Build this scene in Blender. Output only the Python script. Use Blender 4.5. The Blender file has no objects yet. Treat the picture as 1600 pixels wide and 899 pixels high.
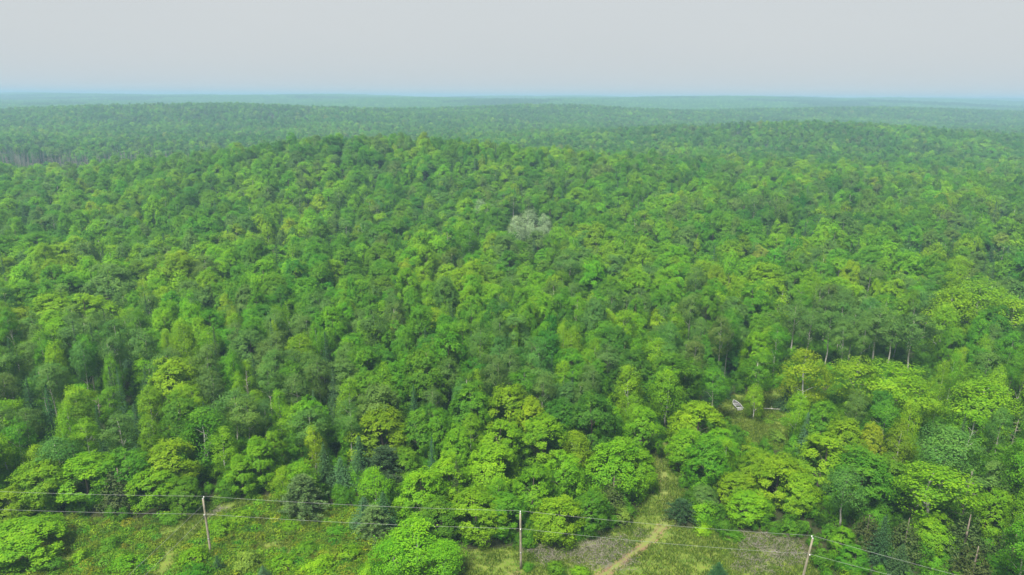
import bpy, math, random
import numpy as np
from mathutils import Vector, Matrix

# ------------------------------------------------------------------ camera, sky, sun, exposure
sc = bpy.context.scene
F, CX, CY = 1600 * 24.0 / 36.0, 800.0, 449.5          # focal length in photo pixels (24 mm equivalent drone lens)
CAM_H, PITCH, ROLL = 70.0, math.radians(15.58), math.radians(0.40)
cam_d = bpy.data.cameras.new('camera'); cam_d.lens = 24.0; cam_d.sensor_width = 36.0
cam_d.clip_start = 0.5; cam_d.clip_end = 40000.0
cam = bpy.data.objects.new('camera', cam_d); sc.collection.objects.link(cam)
cam.matrix_world = (Matrix.Translation((0, 0, CAM_H)) @ Matrix.Rotation(math.pi / 2 - PITCH, 4, 'X') @ Matrix.Rotation(ROLL, 4, 'Z'))
sc.camera = cam

SUN_EL, SUN_AZ = math.radians(60), math.radians(215)   # azimuth clockwise from +Y
world = bpy.data.worlds.new('World'); sc.world = world; world.use_nodes = True
wt = world.node_tree; wt.nodes.clear()
w_out = wt.nodes.new('ShaderNodeOutputWorld'); w_bg = wt.nodes.new('ShaderNodeBackground')
w_sky = wt.nodes.new('ShaderNodeTexSky'); w_sky.sky_type = 'NISHITA'; w_sky.sun_disc = False
w_sky.sun_elevation = SUN_EL; w_sky.sun_rotation = SUN_AZ; w_sky.air_density = 1.0; w_sky.dust_density = 6.0
w_mix = wt.nodes.new('ShaderNodeMix'); w_mix.data_type = 'RGBA'; w_mix.inputs[0].default_value = 0.88
w_tc = wt.nodes.new('ShaderNodeTexCoord'); w_map = wt.nodes.new('ShaderNodeMapping'); w_map.inputs['Scale'].default_value = (1, 1, 3.5)
w_n = wt.nodes.new('ShaderNodeTexNoise'); w_n.inputs['Scale'].default_value = 2.2; w_n.inputs['Detail'].default_value = 3
w_veil = wt.nodes.new('ShaderNodeMix'); w_veil.data_type = 'RGBA'     # even veil of thin overcast
w_veil.inputs[6].default_value = (6.45, 6.78, 6.95, 1); w_veil.inputs[7].default_value = (6.95, 7.15, 7.25, 1)
wt.links.new(w_tc.outputs['Generated'], w_map.inputs[0]); wt.links.new(w_map.outputs[0], w_n.inputs['Vector'])
wt.links.new(w_n.outputs[0], w_veil.inputs[0]); wt.links.new(w_veil.outputs[2], w_mix.inputs[7])
wt.links.new(w_sky.outputs[0], w_mix.inputs[6]); wt.links.new(w_mix.outputs[2], w_bg.inputs[0])
w_bg.inputs[1].default_value = 0.0535
wt.links.new(w_bg.outputs[0], w_out.inputs[0])

sun_d = bpy.data.lights.new('sun', 'SUN'); sun_d.energy = 5.0; sun_d.angle = math.radians(16); sun_d.color = (1.0, 0.95, 0.86)
sun = bpy.data.objects.new('sun', sun_d); sc.collection.objects.link(sun)
sd = Vector((math.sin(SUN_AZ) * math.cos(SUN_EL), math.cos(SUN_AZ) * math.cos(SUN_EL), math.sin(SUN_EL)))
sun.rotation_euler = (-sd).to_track_quat('-Z', 'Y').to_euler(); sun.location = (0, 0, 300)

sc.view_settings.view_transform = 'Standard'; sc.view_settings.look = 'None'
sc.view_settings.exposure = 0.97; sc.view_settings.gamma = 1.0; sc.view_settings.use_curve_mapping = False
HAZE_DENSITY, HAZE_COLOR = 3.0e-4, (0.34, 0.53, 0.72)
sc.render.engine = 'CYCLES'
cy = sc.cycles
cy.max_bounces = 4; cy.diffuse_bounces = 3; cy.glossy_bounces = 1; cy.transmission_bounces = 3; cy.volume_bounces = 1
cy.use_denoising = True; cy.use_fast_gi = False

rng = np.random.default_rng(7)
COL = sc.collection

# ------------------------------------------------------------------ small maths
def hash2(ix, iy, s):
    h = (ix.astype(np.int64) * 374761393 + iy.astype(np.int64) * 668265263 + s * 974711) & 0x7fffffff
    h = ((h ^ (h >> 13)) * 1274126177) & 0x7fffffff
    return ((h ^ (h >> 16)) & 0xffff) / 65535.0
def vnoise(x, y, s=0):
    x = np.asarray(x, float); y = np.asarray(y, float)
    ix, iy = np.floor(x), np.floor(y); fx, fy = x - ix, y - iy
    fx = fx * fx * (3 - 2 * fx); fy = fy * fy * (3 - 2 * fy)
    a = hash2(ix, iy, s); b = hash2(ix + 1, iy, s); c = hash2(ix, iy + 1, s); d = hash2(ix + 1, iy + 1, s)
    return (a * (1 - fx) + b * fx) * (1 - fy) + (c * (1 - fx) + d * fx) * fy
def fbm(x, y, s=0, o=4):
    t, a, n = 0.0, 1.0, 0.0
    for k in range(o):
        t = t + a * vnoise(np.asarray(x) * 2 ** k, np.asarray(y) * 2 ** k, s + k); n += a; a *= 0.5
    return t / n
def sstep(a, b, x):
    t = np.clip((np.asarray(x, float) - a) / (b - a), 0, 1); return t * t * (3 - 2 * t)
def gauss(x, y, cx, cy_, sx, sy, rot=0.0):
    dx, dy = x - cx, y - cy_
    c, s = math.cos(rot), math.sin(rot)
    u, v = dx * c + dy * s, -dx * s + dy * c
    return np.exp(-(u / sx) ** 2 - (v / sy) ** 2)

def terrain(x, y):
    x = np.asarray(x, float); y = np.asarray(y, float)
    z = 0.35 * (fbm(x / 9, y / 9, 3, 3) - 0.5) * sstep(60, 80, y)
    z = z + 2.0 * (fbm(x / 60, y / 60, 11, 2) - 0.5) * sstep(125, 200, y)
    z = z + 25 * gauss(x, y, -105, 520, 165, 105, -0.10)         # wooded rise in the middle ground
    z = z + 7.0 * gauss(x, y, 150, 520, 190, 150)
    z = z - 5.0 * gauss(x, y, -500, 690, 360, 90)                   # low swampy ground beyond it
    z = z + 40 * gauss(x, y, -720, 1600, 640, 300, 0.05)            # second hill, left
    z = z + 25 * gauss(x, y, 430, 1000, 300, 170, -0.1)             # slope to the right
    z = z + 34 * gauss(x, y, 120, 1950, 420, 230)
    z = z + 34 * gauss(x, y, 1150, 2200, 600, 260, 0.1)
    z = z + 31 * sstep(1700, 4300, y)
    z = z + 14 * (fbm(x / 600, y / 600, 21, 3) - 0.5) * sstep(600, 1500, y)
    z = z + 95 * (fbm(x / 1300, y / 800, 31, 3) - 0.45) * sstep(1900, 3600, y)
    z = z + 22 * gauss(x, y, 2600, 5200, 1500, 700, 0.15)
    for cx_, h_, s_ in ((-4300, 16, 900), (-1500, 9, 700), (700, 15, 800), (2600, 7, 600), (4600, 17, 1100)):
        z = z + h_ * gauss(x, y, cx_, 6300, s_, 900)                 # last ridges on the skyline
    z = np.where(z > 54, 54 + 24 * np.tanh((z - 54) / 24), z)
    return z

CAMM = np.array(cam.matrix_world)
def ray(u, v):
    d = CAMM[:3, :3] @ np.array([(u - CX) / F, -(v - CY) / F, -1.0]); return d / np.linalg.norm(d)
def at(u, v, h=0.0):
    """world point on the surface h metres above the ground that the photo shows at (u, v)"""
    d = ray(u, v); z = h
    for _ in range(12):
        t = (z - CAM_H) / d[2]; x, y = d[0] * t, d[1] * t
        z = float(terrain(x, y)) + h
    return x, y
def proj(x, y, z):
    R = CAMM[:3, :3]
    p = np.stack([np.asarray(x, float), np.asarray(y, float), np.asarray(z, float) - CAM_H], -1) @ R
    w = -p[..., 2]; w = np.where(w < 1e-3, 1e-3, w)
    return CX + F * p[..., 0] / w, CY - F * p[..., 1] / w, w
def in_poly(px, py, poly):
    px = np.asarray(px, float); py = np.asarray(py, float); r = np.zeros(px.shape, bool); n = len(poly)
    for i in range(n):
        x1, y1 = poly[i]; x2, y2 = poly[(i + 1) % n]
        c = ((y1 > py) != (y2 > py)) & (px < (x2 - x1) * (py - y1) / (y2 - y1 + 1e-12) + x1); r ^= c
    return r

# ------------------------------------------------------------------ materials
def new_mat(name):
    m = bpy.data.materials.new(name); m.use_nodes = True
    nt = m.node_tree; nt.nodes.clear()
    return m, nt, nt.nodes.new('ShaderNodeOutputMaterial')
def nd(nt, t, **k):
    n = nt.nodes.new(t)
    for a, b in k.items(): setattr(n, a, b)
    return n
def foliage_mat(name, trans=0.34, warm=(1.35, 1.25, 0.6), rough=0.55):
    m, nt, out = new_mat(name)
    tint = nd(nt, 'ShaderNodeAttribute', attribute_type='INSTANCER', attribute_name='tint')
    leaf = nd(nt, 'ShaderNodeAttribute', attribute_type='GEOMETRY', attribute_name='v')
    mr = nd(nt, 'ShaderNodeMapRange'); mr.inputs[3].default_value = 0.62; mr.inputs[4].default_value = 1.42
    nt.links.new(leaf.outputs['Fac'], mr.inputs[0])
    hs = nd(nt, 'ShaderNodeHueSaturation'); nt.links.new(tint.outputs['Color'], hs.inputs['Color'])
    mh = nd(nt, 'ShaderNodeMapRange'); mh.inputs[3].default_value = 0.522; mh.inputs[4].default_value = 0.478
    nt.links.new(leaf.outputs['Fac'], mh.inputs[0]); nt.links.new(mh.outputs[0], hs.inputs['Hue'])
    nt.links.new(mr.outputs[0], hs.inputs['Value'])
    b = nd(nt, 'ShaderNodeBsdfPrincipled'); b.inputs['Roughness'].default_value = rough
    b.inputs['Specular IOR Level'].default_value = 0.10
    nt.links.new(hs.outputs[0], b.inputs['Base Color'])
    tr = nd(nt, 'ShaderNodeBsdfTranslucent')
    vm = nd(nt, 'ShaderNodeMix', data_type='RGBA', blend_type='MULTIPLY'); vm.inputs[0].default_value = 1.0
    vm.inputs[7].default_value = (*warm, 1); nt.links.new(hs.outputs[0], vm.inputs[6]); nt.links.new(vm.outputs[2], tr.inputs[0])
    mx = nd(nt, 'ShaderNodeMixShader'); mx.inputs[0].default_value = trans
    nt.links.new(b.outputs[0], mx.inputs[1]); nt.links.new(tr.outputs[0], mx.inputs[2]); nt.links.new(mx.outputs[0], out.inputs[0])
    return m
def solid_mat(name, c1, c2, scale=4.0, rough=0.8, metallic=0.0, stretch=(1, 1, 1), bump=0.0, contrast=(0.35, 0.65), detail=5):
    m, nt, out = new_mat(name)
    tc = nd(nt, 'ShaderNodeTexCoord'); mp = nd(nt, 'ShaderNodeMapping'); mp.inputs['Scale'].default_value = stretch
    nt.links.new(tc.outputs['Object'], mp.inputs[0])
    n = nd(nt, 'ShaderNodeTexNoise'); n.inputs['Scale'].default_value = scale; n.inputs['Detail'].default_value = detail
    nt.links.new(mp.outputs[0], n.inputs['Vector'])
    mr = nd(nt, 'ShaderNodeMapRange'); mr.inputs[1].default_value, mr.inputs[2].default_value = contrast
    nt.links.new(n.outputs[0], mr.inputs[0])
    mx = nd(nt, 'ShaderNodeMix', data_type='RGBA'); mx.inputs[6].default_value = (*c1, 1); mx.inputs[7].default_value = (*c2, 1)
    nt.links.new(mr.outputs[0], mx.inputs[0])
    b = nd(nt, 'ShaderNodeBsdfPrincipled'); b.inputs['Roughness'].default_value = rough; b.inputs['Metallic'].default_value = metallic
    nt.links.new(mx.outputs[2], b.inputs['Base Color'])
    if bump:
        bp = nd(nt, 'ShaderNodeBump'); bp.inputs['Strength'].default_value = bump; bp.inputs['Distance'].default_value = 0.05
        nt.links.new(n.outputs[0], bp.inputs['Height']); nt.links.new(bp.outputs[0], b.inputs['Normal'])
    nt.links.new(b.outputs[0], out.inputs[0])
    return m

M = {}
M['leaf'] = foliage_mat('broadleaf_foliage')
M['needle'] = foliage_mat('conifer_needles', trans=0.12, warm=(1.1, 1.1, 0.8), rough=0.6)
M['grass'] = foliage_mat('grass_blades', trans=0.34, warm=(1.15, 1.15, 0.7))
M['bark'] = solid_mat('grey_brown_bark', (0.07, 0.055, 0.04), (0.17, 0.14, 0.11), 3, 0.9, stretch=(3, 3, 0.6))
M['aspen'] = solid_mat('pale_aspen_bark', (0.22, 0.215, 0.17), (0.46, 0.45, 0.39), 2.2, 0.8, stretch=(1, 1, 2.5))
M['birch'] = solid_mat('white_birch_bark', (0.16, 0.15, 0.13), (0.50, 0.49, 0.45), 2.0, 0.7, stretch=(1, 1, 4), contrast=(0.28, 0.45))
M['dead'] = solid_mat('weathered_dead_wood', (0.12, 0.105, 0.085), (0.26, 0.235, 0.20), 3, 0.9)
M['russet'] = solid_mat('russet_dead_needles', (0.10, 0.055, 0.04), (0.18, 0.10, 0.07), 3, 0.9)
M['pole'] = solid_mat('weathered_pole_wood', (0.15, 0.13, 0.095), (0.28, 0.25, 0.185), 3, 0.85, stretch=(3, 3, 0.4), bump=0.2)
M['wire'] = solid_mat('aluminium_conductor', (0.22, 0.23, 0.22), (0.31, 0.32, 0.31), 1, 0.5)
M['steel'] = solid_mat('galvanised_steel', (0.40, 0.41, 0.42), (0.55, 0.56, 0.56), 6, 0.5, 0.6)
M['porcelain'] = solid_mat('porcelain_insulator', (0.60, 0.60, 0.58), (0.72, 0.72, 0.70), 8, 0.25)
M['boat'] = solid_mat('worn_aluminium_paint', (0.30, 0.31, 0.31), (0.50, 0.51, 0.51), 2.5, 0.5, 0.0)
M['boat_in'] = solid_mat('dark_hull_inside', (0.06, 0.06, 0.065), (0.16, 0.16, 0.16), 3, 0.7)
M['seat'] = solid_mat('bench_board', (0.22, 0.22, 0.23), (0.38, 0.38, 0.38), 3, 0.6)

def ground_material():
    m, nt, out = new_mat('clearing_and_forest_floor')
    tc = nd(nt, 'ShaderNodeTexCoord')
    def noise(scale, detail=6, rough=0.6):
        n = nd(nt, 'ShaderNodeTexNoise'); n.inputs['Scale'].default_value = scale; n.inputs['Detail'].default_value = detail
        n.inputs['Roughness'].default_value = rough; nt.links.new(tc.outputs['Object'], n.inputs['Vector']); return n.outputs[0]
    def rng_(src, a, b, c=0.0, d=1.0):
        r = nd(nt, 'ShaderNodeMapRange'); r.inputs[1].default_value, r.inputs[2].default_value = a, b
        r.inputs[3].default_value, r.inputs[4].default_value = c, d; nt.links.new(src, r.inputs[0]); return r.outputs[0]
    def mix(f, a, b):
        x = nd(nt, 'ShaderNodeMix', data_type='RGBA')
        for s, v in ((0, f), (6, a), (7, b)):
            if isinstance(v, tuple): x.inputs[s].default_value = (*v, 1)
            else: nt.links.new(v, x.inputs[s])
        return x.outputs[2]
    def attr(n):
        a = nd(nt, 'ShaderNodeAttribute', attribute_name=n); return a.outputs['Fac']
    def add(a, b, op='ADD', clamp=True):
        x = nd(nt, 'ShaderNodeMath', operation=op, use_clamp=clamp); nt.links.new(a, x.inputs[0])
        if isinstance(b, float): x.inputs[1].default_value = b
        else: nt.links.new(b, x.inputs[1])
        return x.outputs[0]
    fine, mid, big = noise(3.0), noise(0.45), noise(0.09, 3)
    grass = mix(rng_(mid, 0.38, 0.62), (0.062, 0.135, 0.012), (0.125, 0.185, 0.022))
    grass = mix(rng_(fine, 0.4, 0.7), grass, (0.14, 0.15, 0.04))
    litter = mix(rng_(fine, 0.35, 0.65), (0.028, 0.026, 0.014), (0.035, 0.052, 0.014))
    brush = mix(rng_(fine, 0.35, 0.65), (0.105, 0.082, 0.042), (0.19, 0.165, 0.095))
    brush = mix(rng_(mid, 0.38, 0.60), brush, (0.115, 0.145, 0.026))
    dirt = mix(rng_(fine, 0.3, 0.7), (0.16, 0.105, 0.05), (0.28, 0.20, 0.11))
    wob = rng_(mid, 0.3, 0.7, -0.25, 0.25)
    def mask(n, lo=0.35, hi=0.65):
        return rng_(add(add(attr(n), wob, clamp=False), rng_(fine, 0.3, 0.7, -0.12, 0.12), clamp=False), lo, hi)
    c = mix(mask('open'), litter, grass)
    c = mix(rng_(mask('brush', 0.45, 1.05), 0, 1, 0, 0.32), c, brush)
    c = mix(mask('dirt', 0.4, 0.75), c, dirt)
    b = nd(nt, 'ShaderNodeBsdfPrincipled'); b.inputs['Roughness'].default_value = 0.95; b.inputs['Specular IOR Level'].default_value = 0.1
    nt.links.new(c, b.inputs['Base Color'])
    bp = nd(nt, 'ShaderNodeBump'); bp.inputs['Strength'].default_value = 0.6; bp.inputs['Distance'].default_value = 0.25
    nt.links.new(fine, bp.inputs['Height']); nt.links.new(bp.outputs[0], b.inputs['Normal'])
    nt.links.new(b.outputs[0], out.inputs[0])
    return m

# ------------------------------------------------------------------ mesh collecting
class MB:
    def __init__(s): s.v, s.q, s.a, s.m, s.n = [], [], [], [], 0
    def add(s, v, q, a=0.5, m=0):
        v = np.asarray(v, float).reshape(-1, 3); q = np.asarray(q, int).reshape(-1, 4)
        s.v.append(v); s.q.append(q + s.n); s.n += len(v)
        s.a.append(np.broadcast_to(np.asarray(a, float), (len(v),)).copy()); s.m.append(np.full(len(q), m))
    def tube(s, pts, rad, sides=6, m=0, cap=True):
        pts = np.asarray(pts, float); k = len(pts); rad = np.broadcast_to(rad, (k,))
        t = np.gradient(pts, axis=0); t /= np.linalg.norm(t, axis=1)[:, None] + 1e-9
        ref = np.array([1.0, 0, 0]) if abs(t[0][0]) < 0.8 else np.array([0, 1.0, 0])
        a = np.cross(t, ref); a /= np.linalg.norm(a, axis=1)[:, None] + 1e-9; b = np.cross(t, a)
        th = np.linspace(0, 2 * np.pi, sides, endpoint=False)
        v = pts[:, None] + rad[:, None, None] * (a[:, None] * np.cos(th)[None, :, None] + b[:, None] * np.sin(th)[None, :, None])
        i = np.arange(k - 1)[:, None] * sides; j = np.arange(sides)[None]; j2 = (j + 1) % sides
        q = np.stack([i + j, i + j2, i + sides + j2, i + sides + j], -1).reshape(-1, 4)
        v = v.reshape(-1, 3)
        if cap:
            c0, c1 = len(v), len(v) + 1; v = np.vstack([v, pts[:1], pts[-1:]])
            jj = np.arange(0, sides, 2)
            q = np.vstack([q, np.stack([np.full(len(jj), c0), (jj + 2) % sides, (jj + 1) % sides, jj], -1),
                           np.stack([np.full(len(jj), c1), (k - 1) * sides + jj, (k - 1) * sides + (jj + 1) % sides, (k - 1) * sides + (jj + 2) % sides], -1)])
        s.add(v, q, 0.5, m)
    def box(s, c, d, m=0, rz=0.0):
        x, y, z = np.array(d) / 2.0
        v = np.array([[-x, -y, -z], [x, -y, -z], [x, y, -z], [-x, y, -z], [-x, -y, z], [x, -y, z], [x, y, z], [-x, y, z]])
        cc, ss = math.cos(rz), math.sin(rz); v = np.stack([v[:, 0] * cc - v[:, 1] * ss, v[:, 0] * ss + v[:, 1] * cc, v[:, 2]], -1) + np.array(c)
        s.add(v, [[0, 3, 2, 1], [4, 5, 6, 7], [0, 1, 5, 4], [1, 2, 6, 5], [2, 3, 7, 6], [3, 0, 4, 7]], 0.5, m)
    def leaves(s, P, N, size, g, aspect=0.62, fold=0.22, a=None, m=0, T=None):
        n = len(P); N = N / (np.linalg.norm(N, axis=1)[:, None] + 1e-9)
        if T is None: T = g.normal(size=(n, 3))
        T = T - N * (T * N).sum(1)[:, None]; T /= np.linalg.norm(T, axis=1)[:, None] + 1e-9
        B = np.cross(N, T); sz = np.broadcast_to(size, (n,))[:, None]
        v = np.stack([P - T * sz * .5, P + B * sz * .5 * aspect - N * sz * fold, P + T * sz * .5, P - B * sz * .5 * aspect - N * sz * fold], 1).reshape(-1, 3)
        q = np.arange(n * 4).reshape(-1, 4)
        a = g.random(n) if a is None else a
        s.add(v, q, np.repeat(a, 4), m)
    def mesh(s, name, mats):
        v = np.vstack(s.v); q = np.vstack(s.q); me = bpy.data.meshes.new(name)
        me.vertices.add(len(v)); me.vertices.foreach_set('co', v.ravel())
        me.loops.add(q.size); me.loops.foreach_set('vertex_index', q.ravel().astype(np.int32))
        me.polygons.add(len(q)); me.polygons.foreach_set('loop_start', np.arange(0, q.size, 4, dtype=np.int32))
        me.polygons.foreach_set('loop_total', np.full(len(q), 4, np.int32))
        for x in mats: me.materials.append(x)
        me.polygons.foreach_set('material_index', np.concatenate(s.m).astype(np.int32))
        at_ = me.attributes.new('v', 'FLOAT', 'POINT'); at_.data.foreach_set('value', np.concatenate(s.a).astype(np.float32))
        me.update(calc_edges=True); me.validate()
        return me

def tag(o, label=None, cat=None, group=None, kind=None):
    if label: o['label'] = label
    if cat: o['category'] = cat
    if group: o['group'] = group
    if kind: o['kind'] = kind
    return o
def link(name, me, parent=None):
    o = bpy.data.objects.new(name, me); COL.objects.link(o)
    if parent is not None: o.parent = parent
    return o
def empty(name, loc, rz=0.0):
    o = bpy.data.objects.new(name, None); COL.objects.link(o); o.location = loc; o.rotation_euler = (0, 0, rz)
    o.empty_display_size = 0.5; return o

# ------------------------------------------------------------------ tree shapes: each returns (trunk MB, crown MB), base at the origin
def lobed_crown(g, H, R, base, nl, sub, lps, ls, lr, prof, flat=0.75, spread=0.26, inner=0.55, upn=0.55, aspect=0.62, droop=0.0, vary=0.42):
    """Leaf tufts gathered in boughs that sit on an uneven envelope. Returns crown MB and bough centres."""
    c = MB(); L = []
    tries = 0
    lean = g.normal(size=2) * R * 0.10
    ph = g.random(4) * 6.28
    while len(L) < nl and tries < nl * 40:
        tries += 1
        t = g.random() ** 0.8; th = g.random() * 2 * math.pi
        rr = R * prof(t) * (1 + 0.12 * math.sin(2 * th + ph[0]) + 0.10 * math.sin(3 * th + ph[1] + 4 * t))
        k = inner + (1 - inner) * math.sqrt(g.random())
        p = np.array([rr * k * math.cos(th) + lean[0] * t, rr * k * math.sin(th) + lean[1] * t, base + (H - base - lr * 0.5) * t * (1 + 0.03 * g.normal())])
        if all(((p - x[0]) * [1, 1, 1.25] @ (p - x[0])) > (0.78 * lr) ** 2 for x in L):
            L.append((p, lr * (1 - vary + 2 * vary * g.random()), g.random()))
    mid = np.array([lean[0] * .5, lean[1] * .5, base + (H - base) * 0.45])
    for p, r, va in L:
        out = (p - mid) / np.array([R, R, (H - base) * .6]); out /= np.linalg.norm(out) + 1e-6
        d = g.normal(size=(sub * 3, 3)); d /= np.linalg.norm(d, axis=1)[:, None]
        d = d[(d @ (out * 0.8 + np.array([0, 0, .6]))) > -0.35][:sub]
        sc_ = d * r * (0.70 + 0.35 * g.random((len(d), 1))) * [1, 1, flat]
        S = np.repeat(p + sc_, lps, 0); D = np.repeat(d, lps, 0)
        off = g.normal(size=S.shape) * spread * [1, 1, 0.7]
        if droop: off[:, 2] -= np.abs(g.normal(size=len(off))) * droop
        N = D * 0.45 + out * 0.80 + np.array([0, 0, upn * 0.85]) + g.normal(size=S.shape) * 0.30
        sv = np.repeat(g.random(len(d)), lps)
        a = np.clip(0.30 * va + 0.30 * sv + 0.40 * g.random(len(S)), 0, 1)
        c.leaves(S + off, N, ls * (0.7 + 0.6 * g.random(len(S))), g, aspect=aspect, a=a)
    # bring the leaf mass to the stated height and radius
    V = np.vstack(c.v); k = R / np.percentile(np.hypot(V[:, 0], V[:, 1]), 97); kz = H / np.percentile(V[:, 2], 99.8)
    c.v = [v * [k, k, kz] for v in c.v]; L = [(p * [k, k, kz], r, va) for p, r, va in L]
    return c, L, lean * k
def woody(g, H, base, L, lean, r0, n_limb, m=0, top=0.9, limb_r=0.35):
    t = MB(); k = 7; zs = np.linspace(-0.15, H * top, k)
    wob = np.cumsum(g.normal(size=(k, 2)) * H * 0.006, 0); wob[0] = 0
    pts = np.stack([wob[:, 0] + lean[0] * (zs / H).clip(0) ** 1.5, wob[:, 1] + lean[1] * (zs / H).clip(0) ** 1.5, zs], -1)
    rad = r0 * (1 - 0.88 * (zs / H).clip(0) ** 0.9); rad[0] *= 1.35
    t.tube(pts, rad, 7, m)
    idx = g.permutation(len(L))[:n_limb]
    for i in idx:
        p = L[i][0]; z0 = max(base * 0.75, p[2] - (0.35 + 0.4 * g.random()) * np.hypot(p[0], p[1]) - 0.8); z0 = min(z0, H * top * 0.97)
        a = np.array([np.interp(z0, zs, pts[:, 0]), np.interp(z0, zs, pts[:, 1]), z0])
        mid = (a + p) / 2 + np.array([0, 0, 0.12 * np.linalg.norm(p - a)]) + g.normal(size=3) * 0.15
        rr = np.interp(z0, zs, rad) * (limb_r + 0.2 * g.random())
        t.tube([a, mid, p], [rr, rr * 0.65, rr * 0.2], 5, m, cap=False)
    return t
def maple(seed, H=13.0, R=4.4, lod=0):
    g = np.random.default_rng(seed)
    sh = 0.72 + 0.5 * g.random()
    prof = lambda t: max(0.1, math.sin(math.pi * (0.22 + 0.74 * t) ** sh)) ** 0.70
    base = H * (0.05 + 0.08 * g.random())
    nl, sub, lps, ls, lr = [(54, 26, 10, 0.32, 1.2), (46, 16, 7, 0.5, 1.3), (22, 11, 6, 0.9, 1.7)][lod]
    c, L, lean = lobed_crown(g, H, R, base, nl, sub, lps, ls, lr, prof, flat=0.9, spread=[.23, .33, .5][lod], inner=[.66, .86, .88][lod], vary=[.40, .2, .2][lod])
    return woody(g, H, base, L, lean, H * 0.016, [10, 6, 0][lod]), c
def aspen(seed, H=15.0, R=3.0, lod=0):
    g = np.random.default_rng(seed)
    prof = lambda t: (math.sin(math.pi * (0.12 + 0.86 * t)) ** 0.7)
    base = H * (0.42 + 0.12 * g.random())
    nl, sub, lps, ls, lr = [(36, 19, 9, 0.23, 1.0), (22, 11, 6, 0.46, 1.25), (11, 7, 5, 0.95, 1.5)][lod]
    c, L, lean = lobed_crown(g, H, R, base, nl, sub, lps, ls, lr, prof, flat=0.9, spread=[.30, .34, .45][lod], inner=0.4, upn=0.3, aspect=0.8)
    return woody(g, H, base, L, lean, H * 0.011, [12, 7, 0][lod], limb_r=0.42), c
def birch(seed, H=12.0, R=2.5, lod=0):
    g = np.random.default_rng(seed)
    prof = lambda t: (math.sin(math.pi * (0.20 + 0.78 * t) ** 0.9) ** 0.75)
    base = H * (0.15 + 0.08 * g.random())
    nl, sub, lps, ls, lr = [(50, 18, 9, 0.19, 0.85), (28, 11, 6, 0.38, 1.05), (12, 7, 4, 0.9, 1.4)][lod]
    c, L, lean = lobed_crown(g, H, R, base, nl, sub, lps, ls, lr, prof, flat=1.35, spread=[.24, .3, .4][lod], inner=0.35, upn=0.25, aspect=0.75, droop=0.3)
    return woody(g, H, base, L, lean, H * 0.010, [10, 6, 0][lod], limb_r=0.4), c
def spruce(seed, H=10.0, R=2.3, lod=0, low=0.06):
    g = np.random.default_rng(seed); t = MB(); c = MB()
    t.tube([[0, 0, -0.1], [0, 0, H * .5], [0, 0, H * .99]], [H * .014, H * .009, 0.015], 6)
    step = [0.36, 0.55, 0.95][lod]; z = H * low; P, N, S, T, A = [], [], [], [], []
    while z < H * 0.985:
        f = 1 - z / H; r = R * (f ** 0.82) * (0.82 + 0.36 * g.random()) + 0.10
        nb = max(5, int([11, 8, 6][lod] * (0.5 + 0.6 * f)))
        th0 = g.random() * 6.28
        for b in range(nb):
            th = th0 + 6.283 * b / nb + g.normal() * 0.16; ln = r * (0.72 + 0.42 * g.random()); d = np.array([math.cos(th), math.sin(th), 0])
            ns = max(2, int(ln / [0.30, 0.5, 0.9][lod])); va = g.random()
            for k in range(ns):
                s = (k + 0.7) / ns; w = (0.62 - 0.25 * s) * [0.62, 0.95, 1.6][lod] * (0.7 + 0.5 * f)
                side = np.array([-d[1], d[0], 0])
                for sg in ((-1, 1) if lod < 2 else (0,)):
                    P.append(d * ln * s + side * sg * w * 0.35 + np.array([0, 0, z - 0.32 * ln * s ** 1.3 + 0.10 * ln * s ** 3 + g.normal() * 0.05]))
                    N.append(np.array([0, 0, 1.0]) + d * 0.35 + side * sg * 0.55 + g.normal(size=3) * 0.18)
                    T.append(d + side * sg * 0.6); S.append(w * 1.15); A.append(0.35 * va + 0.5 * g.random() + 0.15 * s)
        z += step * (0.7 + 0.6 * f)
    P.append(np.array([0, 0, H])); N.append(np.array([1.0, 0, .1])); T.append(np.array([0, 0, 1.0])); S.append(0.8); A.append(.5)
    c.leaves(np.array(P), np.array(N), np.array(S), g, aspect=0.55, fold=0.12, a=np.clip(A, 0, 1), T=np.array(T))
    return t, c
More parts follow.
